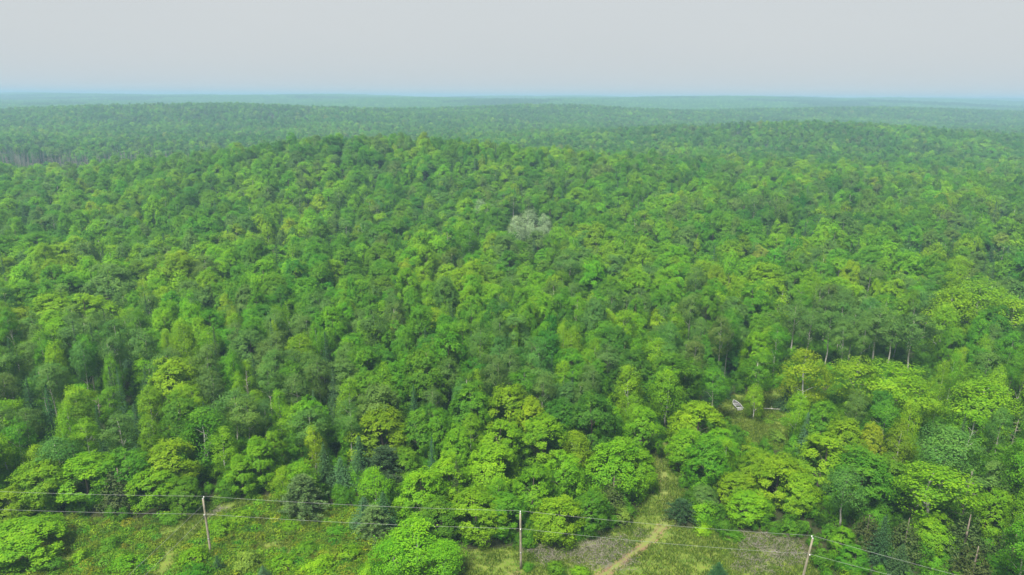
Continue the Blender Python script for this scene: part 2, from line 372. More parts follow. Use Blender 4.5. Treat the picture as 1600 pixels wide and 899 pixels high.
def pine(seed, H=7.5, R=2.6, lod=0, low=0.1):
    """soft long-needled pine: layered boughs that end in pale tufts"""
    g = np.random.default_rng(seed); t = MB(); c = MB()
    t.tube([[0, 0, -0.1], [0.05, 0, H * .5], [0, 0.05, H * .97]], [H * .018, H * .012, 0.03], 6)
    z = H * low
    while z < H * 0.98:
        f = 1 - z / H; r = R * min(1, f * 1.5) ** 0.75 * (0.75 + 0.4 * g.random()) + 0.2
        nb = [7, 5, 4][lod]; th0 = g.random() * 6.28
        for b in range(nb):
            th = th0 + 6.283 * b / nb + g.normal() * 0.2; ln = r * (0.65 + 0.5 * g.random()); d = np.array([math.cos(th), math.sin(th), 0]); va = g.random()
            tip = d * ln + np.array([0, 0, z + 0.05 * ln]); t.tube([[0, 0, z - 0.1], list(d * ln * .6 + np.array([0, 0, z - .05])), list(tip)], [0.05, 0.035, 0.012], 4, cap=False)
            for s in np.arange(0.3, 1.05, 0.17 if lod == 0 else 0.3):
                n = [20, 10, 4][lod]; C = d * ln * s + np.array([0, 0, z + 0.08 * s * ln]) + g.normal(size=3) * 0.08
                q = g.normal(size=(n, 3)); q[:, 2] = np.abs(q[:, 2]) * 0.8 + 0.1; q /= np.linalg.norm(q, axis=1)[:, None]
                w = [0.36, 0.5, 0.9][lod]
                c.leaves(C + q * w * 0.55 + g.normal(size=(n, 3)) * 0.06, np.cross(q, g.normal(size=(n, 3))), w, g, aspect=0.22 if lod == 0 else 0.5, fold=0.05, a=np.clip(0.4 * va + 0.6 * g.random(n), 0, 1), T=q + d * 0.3)
        z += 0.42 * (0.8 + 0.5 * f) * (1 if lod == 0 else 1.6)
    return t, c
def cedar(seed, H=8.0, R=1.8, lod=0):
    g = np.random.default_rng(seed); t = MB(); c = MB()
    t.tube([[0, 0, -0.1], [0, 0, H * .5], [0, 0, H * .95]], [H * .017, H * .011, 0.03], 6)
    n = [520, 260, 90][lod]
    u = g.random(n) ** 0.75; z = H * (0.05 + 0.94 * (1 - u ** 0.5 * 1.0)); f = (1 - z / H).clip(0, 1)
    th = g.random(n) * 6.283; r = (R * f ** 0.72 + 0.1) * (0.72 + 0.35 * g.random(n))
    r *= 1 + 0.18 * np.sin(3 * th + z * 1.3)
    C = np.stack([r * np.cos(th), r * np.sin(th), z], -1); O = np.stack([np.cos(th), np.sin(th), np.full(n, .35)], -1)
    lps = [6, 4, 3][lod]; S = np.repeat(C, lps, 0) + g.normal(size=(n * lps, 3)) * [.16, .16, .2]
    N = np.repeat(O, lps, 0) + g.normal(size=S.shape) * 0.5
    T = np.repeat(O * [1, 1, 0], lps, 0) * 0.7 + np.array([0, 0, 0.8]) + g.normal(size=S.shape) * 0.3
    c.leaves(S, N, [0.30, 0.5, .9][lod], g, aspect=0.5, a=np.clip(np.repeat(g.random(n), lps) * .5 + .5 * g.random(len(S)), 0, 1), T=T)
    return t, c
def snag(seed, H=11.0, R=2.2, dense=26, twigs=5):
    g = np.random.default_rng(seed); t = MB(); b = MB()
    t.tube([[0, 0, -.1], [g.normal() * .15, g.normal() * .15, H * .5], [g.normal() * .3, g.normal() * .3, H]], [H * .015, H * .009, .02], 6)
    for k in range(dense):
        z = H * (0.22 + 0.75 * (k + g.random()) / dense); ln = R * (1.15 - z / H) * (0.6 + 0.6 * g.random()); th = g.random() * 6.28
        d = np.array([math.cos(th), math.sin(th), 0.35]); a = np.array([0, 0, z]); e = a + d * ln
        b.tube([a, a + d * ln * .5 + [0, 0, .1], e], [.055, .04, .014], 4, cap=False)
        for q in range(twigs):
            s = 0.3 + 0.7 * g.random(); o = a + d * ln * s; e2 = o + (g.normal(size=3) * .5 + [0, 0, .35]) * ln * .35
            b.tube([o, (o + e2) / 2 + g.normal(size=3) * .04, e2], [.024, .018, .009], 3, cap=False)
    return t, b
def bush(seed, H=2.2, R=1.5, lod=0):
    g = np.random.default_rng(seed)
    prof = lambda t: (math.cos(1.45 * t)) ** 0.6
    c, L, lean = lobed_crown(g, H, R, 0.15, 18, 14, 9, 0.19, 0.62, prof, flat=0.8, spread=0.16, inner=0.4)
    t = MB()
    for p, r, va in L[:7]: t.tube([[g.normal() * .08, g.normal() * .08, -.08], [p[0] * .4, p[1] * .4, p[2] * .55], list(p)], [.035, .025, .01], 4, cap=False)
    return t, c

KINDS = {  # name: builder, trunk material, crown material, crown part name, nominal H, R, number of variants
    'maple_tree': (maple, 'bark', 'leaf', 'crown', 13.0, 4.4, 9), 'aspen_tree': (aspen, 'aspen', 'leaf', 'crown', 15.0, 3.0, 6),
    'birch_tree': (birch, 'birch', 'leaf', 'crown', 12.0, 2.5, 5), 'spruce_tree': (spruce, 'bark', 'needle', 'crown', 10.0, 2.3, 4),
    'pine_tree': (pine, 'bark', 'needle', 'crown', 7.5, 2.6, 3), 'cedar_tree': (cedar, 'bark', 'needle', 'crown', 8.0, 1.8, 3),
    'shrub': (bush, 'bark', 'leaf', 'crown', 2.2, 1.5, 4),
}
SHAPES = {}
def shapes(kind, i):
    b, tm, cm, cn, H, R, n = KINDS[kind]; i %= n
    if (kind, i) not in SHAPES:
        t, c = b(100 + i * 17 + len(kind) * 1000)
        SHAPES[kind, i] = (t.mesh(kind + '_trunk', [M[tm]]), c.mesh(kind + '_crown', [M[cm]]))
    return SHAPES[kind, i]

# tints: real leaf colours
PAL = {
    'bright': (0.126, 0.285, 0.006), 'mid': (0.076, 0.215, 0.008), 'deep': (0.046, 0.155, 0.011), 'dull': (0.086, 0.186, 0.030),
    'yellow': (0.165, 0.312, 0.006), 'tan': (0.160, 0.245, 0.028), 'silver': (0.240, 0.345, 0.180), 'lime': (0.155, 0.300, 0.006),
    'spruce': (0.034, 0.088, 0.026), 'bluish': (0.050, 0.118, 0.048), 'pine': (0.105, 0.190, 0.045), 'cedar': (0.052, 0.082, 0.018), 'rust': (0.188, 0.290, 0.010),
}
WORD = {'bright': 'bright green', 'mid': 'mid-green', 'deep': 'deep green', 'dull': 'grey-green', 'yellow': 'yellow-green', 'tan': 'tan-tipped', 'silver': 'silvery',
        'lime': 'lime green', 'spruce': 'dark', 'bluish': 'blue-green', 'pine': 'soft grey-green', 'cedar': 'brownish green', 'rust': 'golden'}
TREES = []   # every single tree: dict(kind, x, y, h, w, tone, var, rz, label)
def put(kind, x, y, h, w, tone, label=None, var=None, rz=None, lean=(0, 0), jitter=0.10):
    TREES.append(dict(kind=kind, x=x, y=y, h=h, w=w, tone=tone, label=label, var=var if var is not None else int(rng.integers(0, 99)),
                      rz=rz if rz is not None else rng.random() * 6.28, lean=lean, jit=1 + rng.normal(size=3) * jitter * np.array([1, .6, .6]) + rng.normal() * 0.05))
def put_top(kind, u, v, h, wpx, tone, label=None, **k):
    """tree h metres tall whose tip stands at (u, v) in the photo and whose crown is wpx photo pixels wide"""
    x, y = at(u, v, h); s = F / math.sqrt(x * x + y * y + (CAM_H - h) ** 2)
    put(kind, x, y, h, wpx / s, tone, label, **k)

# ------------------------------------------------------------------ ground sheet
def W(poly): return [at(u, v) for u, v in poly]
CLEARING = W([(-190, 990), (-190, 815), (60, 808), (200, 812), (300, 800), (330, 782), (430, 775), (520, 790), (615, 800), (640, 850), (720, 862), (860, 850), (985, 822),
              (1008, 770), (1014, 712), (1048, 705), (1072, 770), (1052, 822), (1130, 832), (1240, 838), (1262, 872), (1285, 905), (1300, 990)])
GLADE = W([(1110, 634), (1150, 616), (1200, 606), (1245, 610), (1250, 660), (1228, 705), (1165, 700), (1118, 660)])
TRACK = [(900, 930), (945, 897), (985, 868), (1018, 842), (1040, 820), (1044, 792), (1036, 755), (1030, 725), (1032, 702), (1040, 685)]
TRACK_W = np.array(W(TRACK))
SIDE_TRACK = np.array(W([(235, 930), (262, 880), (290, 838), (318, 812), (352, 792), (420, 778), (440, 790)]))
BRUSH = [(865, 858, 7, 1.0), (930, 862, 8, 1.2), (990, 835, 5, .8), (1215, 850, 8, 1.2), (1180, 880, 7, .8), (450, 830, 3, .8), (425, 850, 3, .6), (1010, 720, 3, .7), (1048, 760, 3, .5), (1140, 640, 4, 0.6), (800, 892, 4, .6), (345, 800, 5, .9), (610, 815, 4, .6), (10, 838, 5, .6)]
def seg_dist(x, y, pl):
    best = np.full(np.shape(x), 1e9)
    for (x1, y1), (x2, y2) in zip(pl[:-1], pl[1:]):
        dx, dy = x2 - x1, y2 - y1; t = np.clip(((x - x1) * dx + (y - y1) * dy) / (dx * dx + dy * dy), 0, 1)
        best = np.minimum(best, np.hypot(x - x1 - t * dx, y - y1 - t * dy))
    return best
def poly_dist(x, y, poly): return seg_dist(x, y, list(poly) + [poly[0]])
def openness(x, y):
    o = np.zeros(np.shape(x))
    for P in (CLEARING, GLADE):
        d = poly_dist(x, y, P) * np.where(in_poly(x, y, P), 1, -1); o = np.maximum(o, sstep(-1.5, 1.5, d))
    return np.maximum(o, (y < 80) * 1.0)

ys = np.concatenate([np.linspace(-160, 70, 24, endpoint=False), np.arange(70, 170, 0.8), np.geomspace(170, 13000, 110)])
xs = np.sinh(np.linspace(-1, 1, 421) * 2.2) / math.sinh(2.2)
Y, S_ = np.meshgrid(ys, xs, indexing='ij'); X = S_ * (150 + 0.95 * np.abs(Y))
Z = terrain(X, Y)
g_open, g_dirt, g_brush = np.zeros(X.shape), np.zeros(X.shape), np.zeros(X.shape)
near = (Y < 175) & (np.abs(X) < 170)
g_open[near] = openness(X[near], Y[near]); g_open[Y <= 70] = 1
g_dirt[near] = np.maximum(1 - sstep(0.5, 1.6, seg_dist(X[near], Y[near], TRACK_W[:5])), 0.24 * (1 - sstep(0.2, 1.5, seg_dist(X[near], Y[near], SIDE_TRACK))))
g_dirt[near] = np.maximum(g_dirt[near], 0.7 * np.exp(-((X[near] - at(806, 897)[0]) ** 2 + (Y[near] - at(806, 897)[1]) ** 2) / 3))
for u, v, r, s in BRUSH:
    bx, by = at(u, v); g_brush[near] = np.maximum(g_brush[near], s * np.exp(-((X[near] - bx) ** 2 / (r * r) + (Y[near] - by) ** 2 / (r * r * .45))))
nr, nc = X.shape
i = np.arange(nr - 1)[:, None] * nc + np.arange(nc - 1)[None]
gb = MB(); gb.add(np.stack([X, Y, Z], -1).reshape(-1, 3), np.stack([i, i + 1, i + nc + 1, i + nc], -1).reshape(-1, 4))
gm = gb.mesh('ground', [ground_material()])
for n_, a_ in (('open', g_open), ('dirt', g_dirt), ('brush', g_brush)):
    gm.attributes.new(n_, 'FLOAT', 'POINT').data.foreach_set('value', a_.ravel().astype(np.float32))
gm.polygons.foreach_set('use_smooth', np.ones(len(gm.polygons), bool))
ground = tag(link('ground', gm), 'grassy clearing and dark forest floor running back to the horizon', 'ground', kind='structure')

# dirt track
def spline(P, n):
    P = np.asarray(P, float); t = np.concatenate([[0], np.cumsum(np.linalg.norm(np.diff(P, axis=0), axis=1))]); q = np.linspace(0, t[-1], n)
    out = np.stack([np.interp(q, t, P[:, 0]), np.interp(q, t, P[:, 1])], -1)
    for _ in range(6): out[1:-1] = (out[:-2] + 2 * out[1:-1] + out[2:]) / 4
    return out
tk = spline(TRACK_W, 90); tn = np.gradient(tk, axis=0); tn /= np.linalg.norm(tn, axis=1)[:, None]; tn = np.stack([tn[:, 1], -tn[:, 0]], -1)
cols = np.linspace(-1, 1, 9); hw = 0.8 + 0.5 * vnoise(np.arange(90) * .35, np.zeros(90), 5); jl, jr = [0.5 * (vnoise(np.arange(90) * .6, np.full(90, s), 9) - .5) for s in (0.3, 7.7)]
off = cols[None] * hw[:, None] + np.where(cols[None] < 0, jl[:, None], jr[:, None]) * np.abs(cols[None])
px, py = tk[:, None, 0] + tn[:, None, 0] * off, tk[:, None, 1] + tn[:, None, 1] * off
pz = terrain(px, py) + 0.045 - 0.05 * np.abs(cols[None]) ** 4 + 0.02 * (vnoise(px * 2, py * 2, 3) - .5) - 0.025 * np.exp(-((np.abs(cols[None]) - .55) / .18) ** 2)
i = np.arange(89)[:, None] * 9 + np.arange(8)[None]
wear = np.repeat((1 - sstep(20, 52, np.arange(90)))[:, None], 9, 1) * 0.34 + 0.34 * np.exp(-((np.abs(cols[None]) - .5) / .26) ** 2) - 0.30 * np.abs(cols[None]) ** 6 + 0.5 * (vnoise(px * .6, py * .6, 14) - .5)
pb = MB(); pb.add(np.stack([px, py, pz], -1).reshape(-1, 3), np.stack([i, i + 1, i + 10, i + 9], -1).reshape(-1, 4), wear.ravel().clip(0, 1))
def path_material():
    m, nt, out = new_mat('sandy_dirt_track'); a = nd(nt, 'ShaderNodeAttribute', attribute_name='v'); tc = nd(nt, 'ShaderNodeTexCoord')
    n1 = nd(nt, 'ShaderNodeTexNoise'); n1.inputs['Scale'].default_value = 2.2; n1.inputs['Detail'].default_value = 7; nt.links.new(tc.outputs['Object'], n1.inputs['Vector'])
    d = nd(nt, 'ShaderNodeMix', data_type='RGBA'); d.inputs[6].default_value = (0.115, 0.072, 0.036, 1); d.inputs[7].default_value = (0.19, 0.128, 0.066, 1); nt.links.new(n1.outputs[0], d.inputs[0])
    gr = nd(nt, 'ShaderNodeMix', data_type='RGBA'); gr.inputs[6].default_value = (0.09, 0.14, 0.018, 1); gr.inputs[7].default_value = (0.17, 0.19, 0.04, 1); nt.links.new(n1.outputs[0], gr.inputs[0])
    s = nd(nt, 'ShaderNodeMath', operation='ADD'); nt.links.new(a.outputs['Fac'], s.inputs[0]); nt.links.new(n1.outputs[0], s.inputs[1])
    r = nd(nt, 'ShaderNodeMapRange'); r.inputs[1].default_value = 0.80; r.inputs[2].default_value = 1.25; nt.links.new(s.outputs[0], r.inputs[0])
    x = nd(nt, 'ShaderNodeMix', data_type='RGBA'); nt.links.new(r.outputs[0], x.inputs[0]); nt.links.new(gr.outputs[2], x.inputs[6]); nt.links.new(d.outputs[2], x.inputs[7])
    b = nd(nt, 'ShaderNodeBsdfPrincipled'); b.inputs['Roughness'].default_value = 0.95; nt.links.new(x.outputs[2], b.inputs['Base Color'])
    bp = nd(nt, 'ShaderNodeBump'); bp.inputs['Strength'].default_value = 0.5; bp.inputs['Distance'].default_value = 0.1; nt.links.new(n1.outputs[0], bp.inputs['Height']); nt.links.new(bp.outputs[0], b.inputs['Normal'])
    nt.links.new(b.outputs[0], out.inputs[0]); return m
pm = pb.mesh('path', [path_material()]); pm.polygons.foreach_set('use_smooth', np.ones(len(pm.polygons), bool))
tag(link('path', pm), 'sandy dirt track curving from the clearing into the trees', 'path', kind='structure')

# ------------------------------------------------------------------ haze: the air itself
hb = MB(); hb.box((0, 6500, 90), (30000, 15000, 300))
hm, nt, out = new_mat('humid_summer_haze'); vol = nd(nt, 'ShaderNodeVolumePrincipled')
vol.inputs['Color'].default_value = (*HAZE_COLOR, 1); vol.inputs['Density'].default_value = HAZE_DENSITY; vol.inputs['Anisotropy'].default_value = 0.0
nt.links.new(vol.outputs[0], out.inputs['Volume'])
HAZE = tag(link('haze', hb.mesh('haze', [hm])), 'pale blue summer haze lying over the forest', 'haze', kind='stuff')
zlo = float(Z.min()) - 1.0; zhi = max(float(Z.max()) + 22.0, CAM_H + 5)
hv = np.array([v.co[:] for v in HAZE.data.vertices]); hv[:, 2] = np.where(hv[:, 2] > 90, zhi, zlo)
HAZE.data.vertices.foreach_set('co', hv.ravel()); HAZE.data.update()
print('HAZE z', zlo, zhi)

# ------------------------------------------------------------------ trees picked out one by one along the clearing
T_ = put_top
# clump between the two tracks
T_('maple_tree', 798, 604, 13.0, 78, 'lime', 'tallest yellow-green maple at the peak of the roadside clump')
T_('maple_tree', 832, 622, 11.5, 60, 'yellow', 'yellowish maple just behind the peak of the roadside clump')
T_('maple_tree', 716, 667, 10.5, 70, 'bright', 'bright maple on the upper left shoulder of the roadside clump')
T_('maple_tree', 783, 655, 10.5, 92, 'lime', 'broad lime maple below the peak of the roadside clump')
T_('maple_tree', 852, 652, 10.5, 84, 'bright', 'bright maple high in the roadside clump, nearer the track')
T_('birch_tree', 901, 672, 10.0, 60, 'lime', 'slender lime green birch on the track side of the roadside clump')
T_('maple_tree', 965, 688, 10.5, 112, 'bright', 'big rounded maple beside the bend of the dirt track')
T_('maple_tree', 1000, 706, 8.0, 62, 'bright', 'lower maple overhanging the dirt track, clump side')
T_('maple_tree', 770, 697, 10.0, 96, 'bright', 'broad bright maple in the middle of the roadside clump')
T_('maple_tree', 698, 712, 9.5, 78, 'yellow', 'yellow-topped maple at the near left of the roadside clump')
T_('maple_tree', 656, 735, 9.0, 92, 'bright', 'leftmost broad maple of the roadside clump')
T_('maple_tree', 744, 768, 8.2, 88, 'bright', 'bushy maple low in the roadside clump left of the middle pole')
T_('maple_tree', 832, 732, 9.4, 86, 'bright', 'bright maple just above the middle pole')
T_('maple_tree', 884, 705, 9.6, 76, 'bright', 'bright maple in the right half of the roadside clump')
T_('maple_tree', 872, 778, 7.4, 88, 'bright', 'bushy maple just right of the middle pole')
T_('maple_tree', 922, 770, 7.2, 70, 'mid', 'small mid-green maple between the middle pole and the cedar')
T_('maple_tree', 790, 775, 7.0, 70, 'mid', 'mid-green young maple directly behind the middle pole')
T_('maple_tree', 690, 782, 7.0, 80, 'mid', 'low mid-green maple behind the multi-stemmed birch')
T_('birch_tree', 779, 745, 8.5, 44, 'bright', 'thin bright birch inside the roadside clump')
T_('cedar_tree', 960, 742, 6.8, 46, 'cedar', 'brownish green cedar at the edge of the dirt track')
T_('shrub', 972, 792, 3.0, 36, 'tan', 'brownish shrub at the foot of the cedar')
T_('spruce_tree', 713, 720, 9.5, 40, 'cedar', 'thin brownish conifer poking out of the roadside clump')
T_('spruce_tree', 674, 682, 11.0, 30, 'bluish', 'thin grey spruce tip beyond the roadside clump')
# middle, left of the clump
T_('birch_tree', 650, 822, 7.5, 110, 'lime', 'multi-stemmed lime birch at the bottom edge with white trunks', var=0)
T_('birch_tree', 612, 846, 6.0, 70, 'bright', 'lower birch at the bottom edge left of the multi-stemmed one')
T_('birch_tree', 692, 846, 6.0, 70, 'bright', 'lower birch at the bottom edge right of the multi-stemmed one')
T_('pine_tree', 470, 744, 7.4, 70, 'pine', 'fluffy pale-tipped pine standing alone in the grass')
T_('birch_tree', 466, 722, 8.0, 58, 'bright', 'small bright birch just behind the fluffy pine')
T_('birch_tree', 442, 730, 7.0, 40, 'lime', 'narrow lime birch behind the fluffy pine on its left')
T_('spruce_tree', 531, 716, 6.6, 52, 'bluish', 'neat blue-green spruce in the grass behind the wires')
T_('birch_tree', 586, 734, 7.2, 62, 'lime', 'lime green birch behind the pair of dark spruces')
T_('spruce_tree', 568, 776, 6.2, 52, 'bluish', 'dark blue-green spruce of the pair crossed by the wires, left one')
T_('spruce_tree', 598, 768, 7.0, 54, 'spruce', 'darkest spruce of the pair crossed by the wires, right one')
T_('pine_tree', 582, 792, 5.4, 56, 'pine', 'pale-tipped pine in front of the pair of dark spruces')
T_('spruce_tree', 505, 693, 9.5, 52, 'spruce', 'dark spruce in the shade left of the neat blue-green one')
T_('spruce_tree', 560, 680, 10.0, 60, 'spruce', 'dark spruce in the shade right of the neat blue-green one')
T_('pine_tree', 600, 700, 8.0, 80, 'spruce', 'dark spreading pine at the shady forest edge')
T_('maple_tree', 634, 700, 7.5, 60, 'mid', 'leaning mid-green maple beside the dark spreading pine')
# left edge of the wood
T_('maple_tree', 402, 684, 9.8, 60, 'bright', 'rounded bright maple at the wood edge right of the left pole')
T_('maple_tree', 374, 712, 7.6, 52, 'bright', 'smaller bright maple tucked in front of the rounded one')
T_('maple_tree', 424, 674, 9.0, 44, 'bright', 'narrow bright maple touching the rounded one at the wood edge')
T_('birch_tree', 312, 636, 13.5, 92, 'mid', 'tall birch with forked white stems above the left pole')
T_('birch_tree', 345, 668, 11.0, 52, 'bright', 'bright slim birch beside the tall forked birch')
T_('maple_tree', 262, 690, 10.0, 76, 'lime', 'lime maple at the wood edge left of the left pole')
T_('maple_tree', 235, 735, 7.0, 68, 'bright', 'low bright maple at the wood edge left of the left pole')
T_('cedar_tree', 182, 728, 8.0, 54, 'cedar', 'dark cedar at the wood edge under the upper wire')
T_('maple_tree', 196, 700, 10.0, 80, 'mid', 'mid-green maple behind the dark cedar')
T_('maple_tree', 128, 712, 9.0, 82, 'bright', 'bright spreading maple at the wood edge left of the cedar')
T_('maple_tree', 60, 722, 9.0, 74, 'bright', 'bright maple near the left border at the wood edge')
T_('aspen_tree', 85, 684, 12.0, 58, 'dull', 'grey-green aspen behind the wood edge near the left border')
T_('maple_tree', 6, 768, 6.0, 64, 'bright', 'small maple cut by the left border under the wires')
T_('maple_tree', 38, 822, 5.2, 104, 'bright', 'bushy young maple alone in the bottom left corner')
T_('maple_tree', 285, 752, 6.0, 58, 'mid', 'low mid-green maple just behind the left pole')
# right of the track
T_('maple_tree', 1094, 630, 11.0, 84, 'lime', 'large lime maple on the right bank of the dirt track', )
T_('maple_tree', 1078, 672, 9.0, 64, 'bright', 'bright maple leaning over the dirt track on its right bank')
T_('maple_tree', 1128, 672, 8.0, 60, 'bright', 'bright maple between the dirt track and the boat')
T_('spruce_tree', 1100, 706, 5.2, 48, 'bluish', 'small spruce at the foot of the large lime maple')
T_('pine_tree', 1066, 782, 3.6, 46, 'spruce', 'round dark pine bush beside the dirt track', jitter=0.02)
T_('shrub', 1103, 785, 3.4, 50, 'bright', 'bright shrub next to the round pine bush')
T_('maple_tree', 1100, 760, 4.6, 44, 'dull', 'thin grey-green sapling behind the round pine bush')
T_('maple_tree', 1152, 738, 6.6, 66, 'yellow', 'yellow-topped young maple right of the round pine bush')
T_('maple_tree', 1170, 768, 5.6, 72, 'lime', 'low lime maple whose foot touches the upper wire')
T_('maple_tree', 1222, 716, 8.5, 92, 'bright', 'full bright maple left of the right pole')
T_('maple_tree', 1186, 702, 7.5, 58, 'bright', 'bright maple behind the yellow-topped young one')
T_('maple_tree', 1252, 742, 7.4, 62, 'lime', 'lime maple close behind the right pole')
T_('birch_tree', 1183, 600, 8.8, 34, 'yellow', 'yellow-green sapling standing in front of the boat')
T_('shrub', 1212, 672, 2.4, 34, 'tan', 'low olive shrub below the fallen log')
T_('shrub', 1170, 690, 2.4, 34, 'yellow', 'low yellow-green shrub below the boat')
T_('birch_tree', 1262, 548, 15.0, 74, 'lime', 'tall columnar lime birch right of the boat clearing')
T_('birch_tree', 1250, 612, 11.0, 44, 'lime', 'shorter lime birch at the foot of the tall columnar one')
T_('maple_tree', 1288, 680, 11.5, 88, 'bright', 'tall rounded maple above the right pole')
T_('maple_tree', 1350, 700, 11.0, 96, 'mid', 'broad mid-green maple above and right of the right pole')
T_('maple_tree', 1325, 655, 11.5, 70, 'bright', 'bright maple behind the two big ones above the right pole')
T_('maple_tree', 1368, 662, 10.5, 44, 'rust', 'golden-tinged maple right of the boat clearing')
T_('maple_tree', 1398, 712, 9.5, 64, 'mid', 'mid-green maple left of the white-trunked aspen')
T_('aspen_tree', 1345, 558, 15.5, 84, 'lime', 'airy lime aspen with pale forks right of the boat')
T_('aspen_tree', 1405, 570, 15.5, 92, 'lime', 'wide airy lime aspen with pale forks')
T_('aspen_tree', 1440, 596, 14.0, 66, 'bright', 'airy bright aspen beside the wide one')
T_('aspen_tree', 1468, 728, 13.5, 112, 'bright', 'white-trunked aspen with bare lower trunk in the right corner wood', var=2)
T_('maple_tree', 1468, 808, 6.5, 70, 'yellow', 'yellow-green bush-like maple at the foot of the white trunk')
T_('aspen_tree', 1490, 668, 14.0, 88, 'dull', 'pale-limbed grey-green aspen behind the white-trunked one')
T_('maple_tree', 1556, 766, 9.5, 58, 'bright', 'narrow bright maple near the right border')
T_('maple_tree', 1585, 700, 11.0, 70, 'mid', 'mid-green maple cut by the right border')
T_('birch_tree', 1552, 594, 14.5, 92, 'lime', 'large feathery lime birch near the right border')
T_('birch_tree', 1522, 640, 11.5, 62, 'bright', 'feathery bright birch below the large feathery one')
T_('cedar_tree', 1518, 800, 9.0, 56, 'cedar', 'brownish cedar in the dark corner wood left of the narrow maple')
T_('cedar_tree', 1530, 850, 8.0, 52, 'cedar', 'brownish cedar at the bottom edge under the narrow maple')
T_('cedar_tree', 1422, 806, 8.0, 46, 'cedar', 'brownish cedar left of the white trunk')
T_('spruce_tree', 1385, 806, 8.5, 50, 'spruce', 'green spruce under the wire right of the right pole')
T_('spruce_tree', 1412, 850, 6.0, 46, 'spruce', 'small spruce at the bottom edge between the two wires')
T_('cedar_tree', 1360, 800, 7.0, 44, 'cedar', 'brownish cedar in the shade right of the right pole')
T_('maple_tree', 1318, 822, 5.6, 40, 'bright', 'thin bright maple sapling right of the right pole')
T_('maple_tree', 1335, 855, 4.2, 46, 'mid', 'low maple at the bottom edge right of the right pole')
T_('cedar_tree', 1590, 830, 8.0, 60, 'cedar', 'brownish cedar cut by the right border')
T_('maple_tree', 1580, 870, 5.0, 60, 'mid', 'low maple in the bottom right corner')
# middle distance singles
T_('maple_tree', 952, 628, 11.5, 66, 'bright', 'rounded bright maple behind the clump left of the track end')
T_('maple_tree', 1004, 636, 11.0, 64, 'bright', 'rounded bright maple at the very end of the track')
T_('birch_tree', 1046, 576, 14.0, 60, 'lime', 'lime birch rising behind the end of the track')
T_('birch_tree', 984, 572, 14.0, 54, 'lime', 'slim lime birch with pale stem above the track end')
T_('aspen_tree', 1120, 574, 13.5, 58, 'mid', 'green aspen left of the boat clearing')
T_('spruce_tree', 1130, 572, 8.0, 44, 'spruce', 'dark spruce behind the boat')
T_('spruce_tree', 1112, 596, 6.0, 40, 'spruce', 'low dark spruce beyond the boat on its left')
T_('aspen_tree', 1188, 556, 14.0, 58, 'mid', 'green aspen rising behind the boat')
T_('spruce_tree', 1232, 596, 7.0, 40, 'spruce', 'low dark spruce at the right end of the boat clearing')
T_('birch_tree', 829, 327, 20.0, 48, 'silver', 'large silvery pale tree standing out of the green canopy', jitter=.01)
T_('birch_tree', 808, 337, 18.0, 34, 'silver', 'silvery pale tree joined to the left of the large silvery one', jitter=.01)
T_('birch_tree', 852, 334, 18.0, 34, 'silver', 'silvery pale tree joined to the right of the large silvery one', jitter=.01)
T_('birch_tree', 752, 312, 16.0, 26, 'silver', 'smaller silvery pale tree left of the large silvery one', jitter=.01)
T_('birch_tree', 1500, 448, 19.0, 78, 'lime', 'huge feathery lime crown near the right border', jitter=.03)
T_('birch_tree', 1541, 440, 20.0, 82, 'lime', 'tallest feathery lime crown, right of the huge one', jitter=.03)
T_('birch_tree', 1582, 464, 18.0, 76, 'lime', 'feathery lime crown cut by the right border beside the tallest', jitter=.03)
T_('birch_tree', 1478, 478, 16.0, 54, 'bright', 'feathery bright crown left of the huge lime one', jitter=.03)
T_('maple_tree', 166, 412, 19.0, 78, 'dull', 'tall domed grey-green tree on the left with thin crown')
T_('maple_tree', 80, 460, 15.0, 66, 'yellow', 'vivid yellow-green maple on the far left')
T_('maple_tree', 130, 458, 15.0, 70, 'lime', 'vivid lime maple beside the yellow-green one on the left')
T_('maple_tree', 636, 405, 14.0, 38, 'yellow', 'small yellow tree left of centre in the canopy')
T_('maple_tree', 472, 338, 14.0, 16, 'rust', 'tiny golden tree far off in the left canopy')
T_('maple_tree', 1190, 384, 15.0, 40, 'tan', 'tan-tipped tree among the greens right of centre')
T_('maple_tree', 1440, 432, 15.0, 30, 'tan', 'tan-tipped tree left of the huge lime crown')
T_('maple_tree', 620, 488, 13.0, 34, 'tan', 'olive-tan tree in the canopy above the roadside clump')
T_('maple_tree', 1372, 436, 14.0, 26, 'yellow', 'little yellow tree above the pale-trunked aspen row')
for k, (u, v, w) in enumerate([(1245, 470, 48), (1270, 482, 40), (1300, 486, 46), (1338, 482, 52), (1376, 480, 54), (1400, 486, 48), (1435, 492, 50), (1322, 500, 36), (1352, 498, 36)]):
    T_('aspen_tree', u, v, 16.5, w, 'dull', ['first', 'second', 'third', 'fourth', 'sixth', 'seventh', 'last', 'short front', 'other short front'][k] + ' aspen from the left in the row of bare pale trunks', jitter=.03)
for k, (u, v, h, w) in enumerate([(490, 485, 14, 26), (1097, 502, 12, 34), (203, 515, 12, 24), (12, 530, 15, 26), (225, 575, 12, 34), (395, 560, 10, 30), (1250, 400, 15, 22), (1276, 412, 13, 18), (170, 575, 13, 30), (40, 590, 12, 30)]):
    T_('spruce_tree', u, v, h, w, 'spruce', ['tall dark spruce in the canopy left of centre', 'dark round-shouldered spruce above the boat clearing', 'lone dark spire left in the canopy', 'dark spruce at the left border halfway up',
       'dark spruce low in the left wood', 'dark spruce above the tall forked birch', 'dark far spire right of centre', 'smaller dark far spire right of centre', 'dark spruce in the grey-green aspens on the left', 'dark spruce in the shade near the left border'][k])
